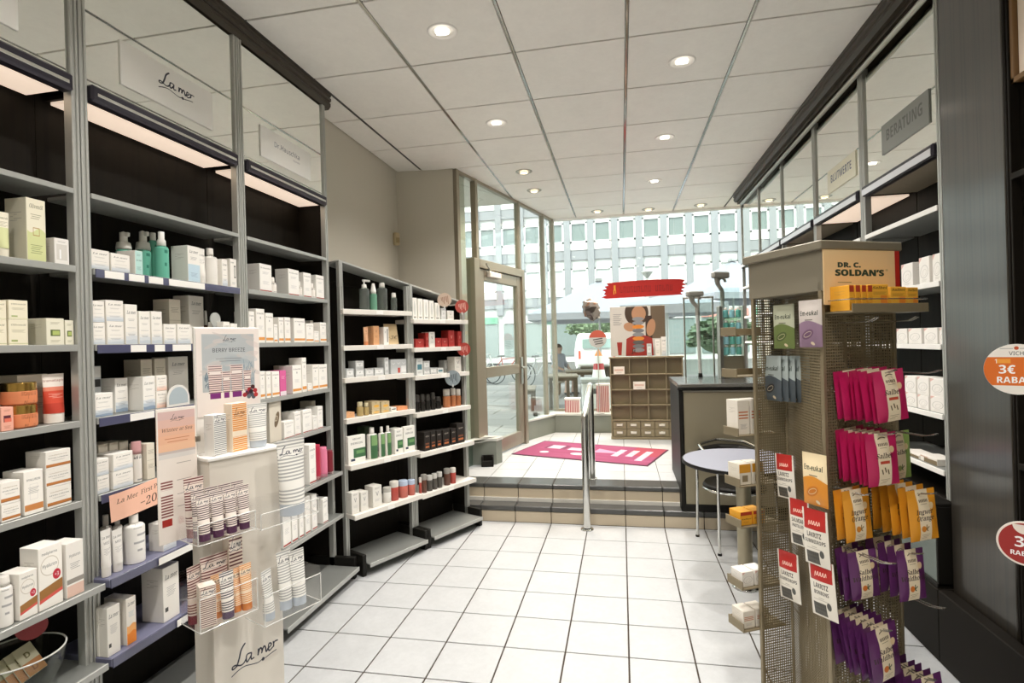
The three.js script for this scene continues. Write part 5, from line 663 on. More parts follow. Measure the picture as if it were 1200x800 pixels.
{
  const T0 = -1.04, where = "candy stand's left side", one = (k, what, x, y, z, w, h, roll = 0) => bag(k, `${BAGS[k][0]} ${what}`, x, y, z, w, h, T0, roll);
  one('emgreen', 'at the top of the stand side', 0.055, 1.53, -0.235, 0.1, 0.17); one('emviolet', 'at the top corner of the stand side', -0.005, 1.535, -0.045, 0.095, 0.165);
  for (let i = 4; i >= 0; i--) bag('emgrey', `${BAGS.emgrey[0]}, ${i ? ORD[i] + ' from front' : 'front one'} on stand side`, 0.075 + i * 0.011, 1.325, -0.325 + i * 0.024, 0.1, 0.18, T0 - 0.1, 0, 0, 'blue-grey pouches on the stand side');
  one('gummi', 'hanging alone above the pastilles bag', 0.065, 0.945, -0.265, 0.088, 0.17, 0.06); one('emhoney', 'at the stand corner below the grey pouches', -0.02, 0.995, -0.03, 0.098, 0.18, 0.02);
  one('salmiak', 'behind the larger liquorice bag', 0.03, 0.80, -0.16, 0.09, 0.17, 0.05); one('gummi', 'in front of the pastilles bag', -0.035, 0.80, -0.02, 0.1, 0.19, 0.05);
  one('gummi', 'lowest at the left of the stand side', 0.06, 0.56, -0.255, 0.1, 0.185, 0.06); one('bonbon', 'lowest at the stand corner', -0.03, 0.63, -0.005, 0.1, 0.19, 0.08);
}
// ---------- signs on the mirrors, bowl, sensor ----------
function plaque(label, F, s0, s1, y0, y1, t, draw, mat = {}) {
  const o = thing('sign_plaque', label, 'sign', F.pos((s0 + s1) / 2, (y0 + y1) / 2, t), F.turn); const tx = canvasTexture(1024, 256, (g) => { g.save(); g.scale(1, 1); draw(g); g.restore(); });
  mesh('plate', cbox(+(s1 - s0).toFixed(3), +(y1 - y0).toFixed(3), 0.006, 0.001, false), std(0xffffff, 0.35, 0, { map: tx, ...mat }), o); return o;
}
plaque('white plaque with brush script over the middle left cabinet', LEFT, 1.773, 2.257, 2.536, 2.71, -0.0085, (g) => { g.fillStyle = '#f8f6f0'; g.fillRect(0, 0, 1024, 256); g.save(); g.translate(256, 118); g.scale(1.05, 1.25); lameLogo(g, 20, 0, 1.6); lameLogo(g, 21.5, 0.5, 1.6); g.restore(); });
plaque('white plaque with small lettering over the far left cabinet', LEFT, 2.607, 3.086, 2.533, 2.703, -0.0085, (g) => { g.fillStyle = '#f8f6f0'; g.fillRect(0, 0, 1024, 256); g.save(); g.translate(256, 120); g.scale(0.8, 1); words(g, 0, 0, 'Dr.Hauschka', 58, '#5a5a6a'); words(g, 120, 40, 'Kosmetik', 22, '#a09aa0'); g.restore(); });
plaque('blank-ended white plaque over the nearest left cabinet', LEFT, 0.93, 1.408, 2.536, 2.71, -0.0085, (g) => { g.fillStyle = '#f8f6f0'; g.fillRect(0, 0, 1024, 256); });
plaque('grey plaque with dark lettering on the right mirror', RIGHT, -3.355, -2.885, 2.47, 2.63, -0.0085, (g) => { g.fillStyle = '#8f918b'; g.fillRect(0, 0, 1024, 256); g.save(); g.translate(256, 158); g.scale(0.7, 1.2); words(g, 0, 0, 'BERATUNG', 110, '#5f615c', 'sans-serif', 'center', 'bold'); g.restore(); });
plaque('cream plaque with blue lettering on the right mirror', RIGHT, -4.16, -3.7, 2.465, 2.62, -0.0085, (g) => { g.fillStyle = '#ece6cf'; g.fillRect(0, 0, 1024, 256); g.save(); g.translate(256, 156); g.scale(0.68, 1.2); words(g, 0, 0, 'BLUTWERTE', 100, '#5d6174', 'sans-serif', 'center', 'bold'); g.restore(); });
{
  const o = thing('motion_sensor', 'small beige motion sensor in the wall corner', 'sensor', [-2.095, 2.45, -4.9], 1.0); mesh('housing', boxAt(-0.03, 0.03, 0, 0.12, 0, 0.045, 0.012), std(0xc9b892, 0.5), o); mesh('lens', boxAt(-0.02, 0.02, 0.02, 0.07, 0.045, 0.05, 0.004), std(0xa8946a, 0.3), o);
  // glass bowl with sachets
  const bowl = thing('glass_bowl', 'round glass bowl of sachets on the nearest left cabinet', 'bowl', LEFT.pos(1.385, 0.411, -0.05), LEFT.turn);
  mesh('bowl', lathe([[0.0005, 0.004], [0.06, 0.004], [0.09, 0.035], [0.115, 0.09], [0.122, 0.143], [0.126, 0.143], [0.119, 0.09], [0.094, 0.033], [0.062, 0], [0.0005, 0]], 40), phys({ color: 0xeef2ee, roughness: 0.02, transmission: 1, thickness: 0, ior: 1.4 }), bowl); mesh('rim', new THREE.TorusGeometry(0.124, 0.0028, 8, 48).rotateX(Math.PI / 2).translate(0, 0.143, 0), M.acrylicEdge, bowl);
  const sm = std(0xffffff, 0.4, 0, { map: canvasTexture(128, 128, (g) => { g.fillStyle = '#d9d2b4'; g.fillRect(0, 0, 128, 128); g.fillStyle = '#d08a4c'; g.fillRect(0, 70, 64, 58); words(g, 32, 54, 'D', 34, '#7d7448', 'sans-serif', 'center', 'bold'); words(g, 32, 112, 'D', 34, '#a5602c', 'sans-serif', 'center', 'bold'); }) });
  for (let i = 0; i < 6; i++) { const q = thing('sample_sachet', `cream and orange sachet, ${ORD[i]} from left in glass bowl`, 'sachet', LEFT.pos(1.335 + i * 0.021, 0.43 + i * 0.007, -0.06 + i * 0.005), LEFT.turn, 'sachets in the glass bowl'); q.rotation.order = 'YXZ'; q.rotation.x = -0.6; q.rotation.z = 0.12; mesh('sachet', cbox(0.06, 0.1, 0.004, 0.001), sm, q); }
  const rd = thing('shelf_stopper', 'translucent red disc behind the glass bowl', 'sign', LEFT.pos(1.44, 0.61, -0.06), LEFT.turn - 0.6); mesh('disc', new THREE.CylinderGeometry(0.042, 0.042, 0.003, 32).rotateX(Math.PI / 2), phys({ color: 0xb8303a, roughness: 0.3, transmission: 0.3, thickness: 0 }), rd); mesh('clip', boxAt(-0.006, 0.006, 0.035, 0.056, -0.01, 0.002), M.acrylicEdge, rd);
  // promotion discs at the right edge
  const promo = (label, x, y, z, r, draw) => { const p = thing('promotion_disc', label, 'sign', [x, y, z], -0.55); const tx = canvasTexture(512, 512, draw); mesh('disc', new THREE.CylinderGeometry(r, r, 0.004, 48).rotateX(Math.PI / 2), std(0xefece6, 0.5), p); mesh('print', new THREE.CircleGeometry(r * 0.995, 48).translate(0, 0, 0.0024), std(0xffffff, 0.5, 0, { map: tx }), p); mesh('clip', boxAt(r - 0.01, r + 0.05, -0.008, 0.008, -0.003, -0.001), M.acrylicEdge, p); };
  promo('round white and orange discount disc beside the dark pillar', 1.19, 1.373, -1.95, 0.078, (g) => { g.fillStyle = '#efeae2'; g.fillRect(0, 0, 512, 512); g.fillStyle = '#dc6f24'; g.fillRect(0, 132, 512, 290); g.fillStyle = '#f0a13c'; g.fillRect(100, 150, 110, 44); words(g, 270, 112, 'VICHY', 52, '#333'); words(g, 100, 196, '1', 60, '#fff'); words(g, 420, 196, '2', 60, '#fff'); words(g, 180, 300, '3€', 120, '#fff', 'sans-serif', 'center', 'bold'); words(g, 410, 300, '10€', 110, '#fff', 'sans-serif', 'center', 'bold'); words(g, 256, 396, 'RABATT', 88, '#fff', 'sans-serif', 'center', 'bold'); line(g, 130, 230, 44, 6, '#999'); line(g, 280, 380, 44, 6, '#999'); g.fillStyle = '#c4532a'; g.beginPath(); g.arc(256, 40, 18, 0, 7); g.fill(); });
  promo('round red discount disc low at the right edge', 1.2, 0.837, -1.95, 0.068, (g) => { g.fillStyle = '#efe4da'; g.fillRect(0, 0, 512, 512); g.fillStyle = '#a02a26'; g.beginPath(); g.arc(256, 256, 236, 0, 7); g.fill(); g.fillStyle = '#efe4da'; g.beginPath(); g.arc(256, 40, 110, 0, Math.PI); g.fill(); words(g, 250, 300, '3€', 170, '#fff', 'sans-serif', 'center', 'bold'); words(g, 256, 400, 'RABATT', 76, '#fff', 'sans-serif', 'center', 'bold'); });
}
// ---------- handrail, table, chair, counter ----------
{
  const o = thing('handrail', 'polished steel handrail rising over the two steps', 'handrail', [-0.305, 0, -4.35]);
  mesh('rail_tube', tube([[0, 0.015, 0], [0, 0.5, 0], [0, 0.86, 0], [0.003, 0.9, -0.01], [0.02, 1.09, -0.42], [0.025, 1.1, -0.46], [0.025, 1.06, -0.475], [0.025, 0.9, -0.475], [0.025, 0.5, -0.475], [0.025, 0.29, -0.475]], 0.0285, 18, 140), M.chrome, o);
  mesh('floor_flange', lathe([[0.0005, 0.012], [0.024, 0.012], [0.05, 0.006], [0.052, 0], [0.0005, 0]], 28), M.chrome, o); mesh('floor_flange', lathe([[0.0005, 0.012], [0.024, 0.012], [0.04, 0.006], [0.042, 0], [0.0005, 0]], 28).translate(0.025, 0.282, -0.475), M.chrome, o);
  const t = thing('round_table', 'round grey-topped pedestal table behind the candy stand', 'table', [0.69, 0, -3.46]);
  mesh('table_top', lathe([[0.0005, 0.735], [0.325, 0.735], [0.345, 0.74], [0.348, 0.758], [0.34, 0.7605]], 56), M.black, t); mesh('top_surface', lathe([[0.34, 0.7605], [0.335, 0.7615], [0.0005, 0.7615]], 56), std(0x9a9ca8, 0.35), t); mesh('pedestal', new THREE.CylinderGeometry(0.042, 0.042, 0.72, 28).translate(0, 0.375, 0), M.brushed, t); mesh('foot', lathe([[0.0005, 0.02], [0.06, 0.018], [0.075, 0.008], [0.078, 0], [0.0005, 0]], 32), M.chrome, t);
  const c = thing('chair', 'black seated chair with chrome legs behind the table', 'chair', [0.77, 0, -4.17], 0.35);
  for (const [x, z] of [[-0.22, 0.17], [0.22, 0.17], [-0.19, -0.2], [0.19, -0.2]]) { mesh('leg', tube([[x, 0.012, z], [x * 0.98, 0.4, z * 0.96], [x * 0.97, z > 0 ? 0.62 : 0.6, z * 0.95]], 0.0105, 10), M.chrome, c); mesh('leg_tip', new THREE.CylinderGeometry(0.014, 0.014, 0.014, 12).translate(x, 0.007, z), M.black, c); }
  mesh('seat', lathe([[0.0005, 0.405], [0.2, 0.405], [0.215, 0.425], [0.2, 0.447], [0.0005, 0.452]], 36), M.black, c); mesh('seat_rim', new THREE.TorusGeometry(0.214, 0.008, 8, 40).rotateX(Math.PI / 2).translate(0, 0.41, 0), M.chrome, c);
  mesh('back_rail', tube([[-0.215, 0.62, 0.16], [-0.225, 0.66, 0.05], [-0.18, 0.7, -0.16], [0, 0.715, -0.24], [0.18, 0.7, -0.16], [0.225, 0.66, 0.05], [0.215, 0.62, 0.16]], 0.012, 10, 48), M.chrome, c); mesh('back_pad', tube([[-0.2, 0.63, -0.06], [-0.15, 0.645, -0.17], [0, 0.65, -0.22], [0.15, 0.645, -0.17], [0.2, 0.63, -0.06]], 0.035, 10, 30).scale(1, 1, 1), M.black, c);
  const k = thing('service_counter', 'dark metal service counter with steel top beside the steps', 'counter', [0.43, 0.137, -4.455]);
  mesh('body', boxAt(0.01, 0.98, 0, 0.955, -0.79, -0.012, 0.004), M.black, k); mesh('front_panel', boxAt(0.035, 0.98, 0.055, 0.93, -0.012, -0.004, 0.002), M.brushed, k); mesh('plinth', boxAt(0.0, 0.98, 0, 0.05, -0.02, 0.002, 0.003), M.black, k); mesh('edge_strip', boxAt(0, 0.03, 0.0, 0.97, -0.79, 0.003, 0.004), M.black, k); mesh('front_trim', boxAt(0.03, 0.98, 0.932, 0.945, -0.004, 0.002, 0.001), M.steel, k); mesh('counter_top', boxAt(-0.01, 0.975, 0.968, 1.0, -0.82, 0.02, 0.006), std(0x9a9b9a, 0.22, 0.9), k); mesh('top_edge', boxAt(-0.01, 0.975, 0.95, 0.969, -0.02, 0.016, 0.003), M.black, k);
}
{ // two forearm crutches and a bottle rack on the counter
  const crutch = (label, x, z, k, lean) => { const o = thing('crutch', label, 'crutch', [x, 1.139, z], 0.5); o.rotation.z = lean; const grey = std(0x8f8d84, 0.45);
    mesh('shaft', tube([[0, 0.01, 0], [0, 0.5 * k, 0], [0.0, 0.62 * k, 0]], 0.016, 10), M.alu, o); mesh('upper_tube', tube([[0, 0.6 * k, 0], [0, 0.68 * k, 0], [-0.05, 0.74 * k, 0], [-0.06, 0.79 * k, 0]], 0.018, 10), grey, o); mesh('handle', boxAt(-0.1, 0.07, 0.78 * k, 0.83 * k, -0.025, 0.025, 0.01), grey, o); mesh('grip_ring', new THREE.TorusGeometry(0.035, 0.012, 8, 20, Math.PI * 1.2).translate(0.0, 0.75 * k, 0), grey, o); mesh('rubber_tip', lathe([[0.0005, 0], [0.02, 0], [0.016, 0.035], [0.0005, 0.035]], 14), M.black, o); };
  crutch('left of two grey crutches standing on the counter', 0.69, -5.15, 0.93, 0.03); crutch('right of two grey crutches standing on the counter', 0.885, -5.1, 1.12, 0.0);
  const sc = thing('glass_screen', 'low glass screen with slim steel posts on the counter', 'glass screen', [0.62, 1.138, -5.22]); for (const x of [-0.05, 0.08, 0.2]) mesh('post', rod([x, 0, 0], [x, 0.72, 0], 0.008), M.steel, sc); mesh('pane', boxAt(-0.05, 0.2, 0.02, 0.7, -0.003, 0.003, 0.0005), M.glass, sc); mesh('top_rail', rod([-0.06, 0.72, 0], [0.21, 0.72, 0], 0.009), M.steel, sc);
  const o = thing('bottle_rack', 'narrow steel and glass bottle rack on the counter', 'rack', [0.93, 1.138, -4.98], 0.25);
  mesh('side_post', boxAt(-0.11, -0.08, 0, 0.62, -0.04, 0.02, 0.003), M.steel, o); mesh('side_post', boxAt(0.1, 0.11, 0, 0.62, -0.04, 0.02, 0.002), M.steel, o); mesh('back_glass', boxAt(-0.08, 0.1, 0, 0.78, -0.045, -0.04, 0.001), M.glass, o); const ys = [0.2, 0.29, 0.41, 0.52]; ys.forEach((y) => mesh('rack_shelf', boxAt(-0.08, 0.1, y - 0.004, y, -0.04, 0.03, 0.001), M.acrylic, o));
  mesh('lower_panel', boxAt(-0.08, 0.1, 0.0, 0.19, -0.03, 0.0, 0.002), M.brushed, o);
  const cols = [[0x6fb0ac, 'turquoise'], [0x8cc0c8, 'pale blue'], [0x5fa596, 'sea green']]; ys.forEach((y, r) => { for (let i = 0; i < 3; i++) { const [c, n] = cols[(r + i) % 3], b = thing('small_bottle', `${n} bottle, ${['left', 'middle', 'right'][i]} on ${['lowest', 'second', 'third', 'highest'][r]} tier of counter rack`, 'bottle', [0.93 + (-0.045 + i * 0.055) * Math.cos(0.25), 1.139 + y, -4.985 - (-0.045 + i * 0.055) * Math.sin(0.25)], 0.25, 'bottles in the counter rack'); mesh('body', bottleGeo(0.045, 0.085, 0.75, 0.5), plastic(c, 0.25), b); mesh('cap', capGeo(0.045, 0.085, 0.78, 1, 0.6, 0.55), plastic(r === 1 ? 0xc7543c : 0xe6e3da), b); } });
}
{ // cabinet of pigeonholes with small drawers
  const o = thing('drawer_cabinet', 'beige-brown pigeonhole cabinet with two rows of small drawers', 'cabinet', [-0.148, 0.282, -6.76]), m = std(0x897d62, 0.6), inner = std(0x7f7359, 0.65), W = 0.86, H = 1.0, D = 0.07;
  mesh('back_panel', boxAt(0, W, 0.03, H - 0.02, -D, -D + 0.012), inner, o); mesh('top_board', boxAt(-0.012, W + 0.012, H - 0.02, H, -D, 0.012, 0.003), m, o); mesh('plinth', boxAt(-0.005, W + 0.005, 0, 0.03, -D, 0.006, 0.003), m, o);
  for (const x of [0, W - 0.014]) mesh('side_panel', boxAt(x, x + 0.014, 0.03, H - 0.02, -D, 0, 0.002), m, o);
  const rows = [0.235, 0.42, 0.605, 0.79]; rows.forEach((y) => mesh('shelf_board', boxAt(0.014, W - 0.014, y - 0.012, y, -D + 0.012, 0.006, 0.002), m, o));
  for (const x of [0.235, 0.45, 0.665]) mesh('divider', boxAt(x - 0.006, x + 0.006, 0.235, H - 0.02, -D + 0.012, -0.004, 0.001), m, o);
  mesh('drawer_case', boxAt(0.014, W - 0.014, 0.03, 0.222, -D + 0.012, -0.0145), inner, o);
  for (let r = 0; r < 2; r++) for (let i = 0; i < 5; i++) { const x = 0.018 + i * 0.166, y = 0.036 + r * 0.094, d = mesh('drawer', boxAt(x + 0.003, x + 0.16, y, y + 0.088, -0.014, 0.0, 0.004), m, o); mesh('label_holder', boxAt(x + 0.045, x + 0.118, y + 0.03, y + 0.06, 0, 0.006, 0.002), M.steel, d); mesh('label_card', boxAt(x + 0.05, x + 0.113, y + 0.034, y + 0.056, 0.006, 0.007, 0.0004), std(0xe3ddd0, 0.6), d); }
  const put = (label, x, y, w, h) => { const b = thing('carton', label, 'box', [-0.148 + x, 0.283 + y, -6.765], 0); cartonMesh('whitered', w, h, 0.05, b); };
  put('white carton in the top row of the pigeonhole cabinet', 0.11, 0.79, 0.13, 0.09); put('white carton in the second row of the pigeonhole cabinet', 0.345, 0.605, 0.14, 0.09);
  const dt = canvasTexture(1024, 460, (g) => { g.fillStyle = '#cfcac2'; g.fillRect(0, 0, 512, 460); g.fillStyle = '#c9c3ba'; g.fillRect(512, 0, 512, 460); g.fillStyle = '#6d5c48'; g.fillRect(380, 0, 132, 300); g.fillStyle = '#463628'; g.beginPath(); g.ellipse(250, 60, 110, 120, 0, 0, 7); g.fill(); g.fillStyle = '#b98a68'; g.beginPath(); g.ellipse(270, 70, 66, 74, 0, 0, 7); g.fill(); g.fillStyle = '#3d2c22'; g.fillRect(330, 90, 60, 220); g.fillStyle = '#b98a68'; g.beginPath(); g.ellipse(180, 190, 54, 40, 0.3, 0, 7); g.fill(); g.beginPath(); g.ellipse(380, 200, 40, 80, 0.2, 0, 7); g.fill(); g.fillStyle = '#9d3026'; g.beginPath(); g.moveTo(140, 460); g.lineTo(150, 300); g.quadraticCurveTo(270, 230, 390, 300); g.lineTo(400, 460); g.fill(); ['#8d8d8f', '#8d8d8f', '#e08a34', '#77777a', '#8d8d8f', '#e08a34', '#5d5a58', '#77777a', '#8d8d8f'].forEach((c, i) => { g.fillStyle = c; g.beginPath(); g.ellipse(262, 118 + i * 36, 54, 19, 0, 0, 7); g.fill(); }); for (let i = 0; i < 8; i++) line(g, 30, 110 - (i % 3) * 12, 70 + i * 14, 4, '#777'); g.fillStyle = '#9d3026'; g.beginPath(); g.moveTo(60, 330); g.lineTo(110, 330); g.lineTo(100, 450); g.lineTo(70, 450); g.fill(); words(g, 216, 430, 'Ji', 54, '#3a2a26', 'sans-serif', 'center', 'bold'); });
  const c = thing('cardboard_display', 'printed cardboard display standing on the pigeonhole cabinet', 'display board', [0.2, 1.284, -6.93], 0); mesh('board', cbox(0.665, 0.615, 0.012, 0.002), std(0xffffff, 0.55, 0, { map: dt }), c); for (const x of [-0.2, 0.2]) mesh('strut', boxAt(x - 0.02, x + 0.02, 0, 0.3, -0.09, -0.007), std(0xb9ab92, 0.8), c);
  for (const [i, x, h, k] of [[0, 0.43, 0.2, 'mergrey'], [1, 0.5, 0.23, 'mer'], [2, 0.33, 0.15, 'silver']]) { const b = thing('carton', ['middle white carton', 'right white carton', 'left grey carton'][i] + ' before the cardboard display', 'box', [x, 1.284, -6.86 + (i % 2) * 0.03]); cartonMesh(k, 0.055, h, 0.05, b); }
}
{ // red brush-stroke banner hanging in the front window
  const s = new THREE.Shape(), L = 1.02; s.moveTo(0.02, 0); s.lineTo(L * 0.97, 0.015); for (const [x, y] of [[0.94, 0.04], [0.985, 0.055], [0.95, 0.08], [1.0, 0.1], [0.96, 0.125], [1.02, 0.14], [0.97, 0.165], [1.0, 0.2], [0.93, 0.215]]) s.lineTo(L * x, y); s.quadraticCurveTo(L * 0.5, 0.235, 0.07, 0.205); for (const [x, y] of [[0.03, 0.2], [0.05, 0.17], [0.0, 0.16], [0.03, 0.13], [-0.03, 0.115], [0.015, 0.09], [-0.01, 0.06], [0.02, 0.045], [-0.04, 0.02]]) s.lineTo(L * x, y);
  const o = thing('brush_banner', 'red brush-stroke banner hanging in the front window', 'banner', [-0.2, 2.035, -7.3]); mesh('banner', new THREE.ExtrudeGeometry(s, { depth: 0.006, bevelEnabled: false }), std(0xc4241f, 0.5), o);
  const letters = []; for (let i = 0; i < 15; i++) { if (i === 9) continue; const x = 0.2 + i * 0.045; letters.push(boxAt(x, x + 0.008, 0.07, 0.15, 0.006, 0.0066, 0.0001), boxAt(x, x + 0.03, i % 2 ? 0.14 : 0.07, i % 2 ? 0.15 : 0.08, 0.006, 0.0066, 0.0001), boxAt(x + 0.022, x + 0.03, 0.07, i % 3 ? 0.15 : 0.11, 0.006, 0.0066, 0.0001)); } mesh('show_through_lettering', merge(letters), std(0x9c1f1c, 0.5), o); mesh('yellow_figure', merge([boxAt(0.12, 0.145, 0.1, 0.17, 0.006, 0.0075, 0.0002), boxAt(0.115, 0.125, 0.05, 0.11, 0.006, 0.0075, 0.0002), boxAt(0.14, 0.15, 0.06, 0.11, 0.006, 0.0075, 0.0002)]), std(0xe8a23c, 0.5), o);
  for (const x of [0.1, 0.9]) mesh('hanging_cord', rod([x, 0.2, 0.003], [x, 1.1, 0.003], 0.0008, 5), M.acrylicEdge, o);
  // foil balloon and round sign on a stick
  const f = thing('foil_balloon', 'crumpled silver and brown foil balloon in the window', 'balloon', [-0.38, 1.9, -7.3], 0.3); { const g = new THREE.SphereGeometry(0.15, 20, 14), P = g.attributes.position; for (let i = 0; i < P.count; i++) { const x = P.getX(i), y = P.getY(i), z = P.getZ(i), k = 1 + 0.12 * Math.sin(x * 50 + y * 30) * Math.sin(y * 60); P.setXYZ(i, x * 0.78 * k, y * k, z * 0.4 * k); } g.computeVertexNormals(); mesh('balloon', g, std(0xffffff, 0.25, 0.4, { map: canvasTexture(128, 128, (c) => { c.fillStyle = '#8a8480'; c.fillRect(0, 0, 128, 128); for (let i = 0; i < 30; i++) { c.fillStyle = ['#4a4440', '#d8d2cc', '#8a6a58', '#6b625e'][i % 4]; c.beginPath(); c.ellipse(rnd(0, 128), rnd(0, 128), rnd(5, 18), rnd(3, 9), rnd(0, 3), 0, 7); c.fill(); } }) }), f).rotation.z = 0.5; mesh('string', rod([0.03, -0.14, 0], [0.03, -1.35, 0], 0.001, 5), M.acrylicEdge, f); }
  const d = thing('round_sign', 'round red and grey sign on a stick in the window', 'sign', [-0.305, 0.53, -7.24], 0.1); const dtx = canvasTexture(256, 256, (g) => { g.fillStyle = '#c3c2bf'; g.fillRect(0, 0, 256, 256); g.fillStyle = '#c25a48'; g.fillRect(0, 0, 256, 108); g.save(); g.translate(128, 128); g.rotate(-0.15); for (let i = 0; i < 3; i++) line(g, -70 + i * 10, 70, 4 + i * 34, 16, '#55524f'); g.restore(); });
  mesh('disc', new THREE.CylinderGeometry(0.115, 0.115, 0.006, 40).rotateX(Math.PI / 2).translate(0, 0.98, 0), std(0xdddad5, 0.5), d); mesh('print', new THREE.CircleGeometry(0.114, 40).translate(0, 0.98, 0.0034), std(0xffffff, 0.5, 0, { map: dtx }), d); mesh('stick', rod([0, 0, -0.006], [0, 0.95, -0.006], 0.007), M.alu, d); mesh('foot', boxAt(-0.06, 0.06, 0, 0.012, -0.06, 0.05, 0.003), M.alu, d);
  // black box on the block by the door, small bracket on the kerb
  const b = thing('black_box', 'small black box on the floor beside the door block', 'box', [-1.33, UP, -5.245], 0.2); mesh('shell', merge([boxAt(-0.06, 0.06, 0, 0.012, -0.05, 0.05), boxAt(-0.06, -0.045, 0, 0.1, -0.05, 0.05), boxAt(0.045, 0.06, 0, 0.1, -0.05, 0.05), boxAt(-0.06, 0.06, 0, 0.1, -0.05, -0.04), boxAt(-0.06, 0.06, 0, 0.06, 0.04, 0.05)]), M.black, b);
  const e = thing('black_box', 'tiny black box on the window kerb corner', 'box', [-1.12, 0.531, -7.0], 0.4); mesh('shell', boxAt(-0.025, 0.025, 0, 0.05, -0.025, 0.025, 0.004), M.black, e); mesh('lever', boxAt(0.02, 0.06, 0.02, 0.03, -0.006, 0.006, 0.002), M.black, e);
  // pink mat
  const mt = canvasTexture(1024, 570, (g) => { g.fillStyle = '#8f4062'; g.fillRect(0, 0, 1024, 570); for (let i = 0; i < 60; i++) { g.globalAlpha = 0.25; g.fillStyle = ['#984a6c', '#883658', '#a25a7a'][i % 3]; g.beginPath(); g.ellipse(rnd(0, 512), rnd(0, 570), rnd(10, 60), rnd(10, 40), 0, 0, 7); g.fill(); } g.globalAlpha = 1; g.fillStyle = '#983c4c'; g.fillRect(400, 0, 112, 300); g.fillStyle = '#c9a9b8'; g.fillRect(70, 140, 60, 130); g.fillStyle = '#6d3450'; g.fillRect(128, 130, 22, 150); g.fillRect(60, 130, 12, 150); g.fillStyle = '#d1b3c1'; g.fillRect(160, 190, 70, 90); g.fillStyle = '#c58aa6'; g.beginPath(); g.moveTo(270, 150); g.lineTo(390, 260); g.lineTo(270, 300); g.fill(); g.fillStyle = '#d9c3cc'; g.beginPath(); g.ellipse(95, 420, 18, 34, 0, 0, 7); g.fill(); g.beginPath(); g.ellipse(230, 400, 30, 40, 0, 0, 7); g.fill(); for (const [x, n] of [[352, 9], [402, 8], [452, 12]]) for (let i = 0; i < n; i++) { g.fillStyle = '#e9cdd8'; g.fillRect(x, 130 + i * 28, 26, 18); } });
  const mat = thing('entrance_mat', 'pink printed entrance mat on the raised tile floor', 'mat', [-0.366, UP, -5.965], -0.314); mesh('mat', cbox(1.49, 0.008, 0.83, 0.003), std(0x55263d, 0.9), mat); const top = new THREE.PlaneGeometry(1.46, 0.8); { const u = top.attributes.uv; for (let i = 0; i < u.count; i++) u.setX(i, u.getX(i) * 0.5); } mesh('printed_pile', top.rotateX(-Math.PI / 2).translate(0, 0.0086, 0), std(0xffffff, 0.95, 0, { map: mt }), mat);
}
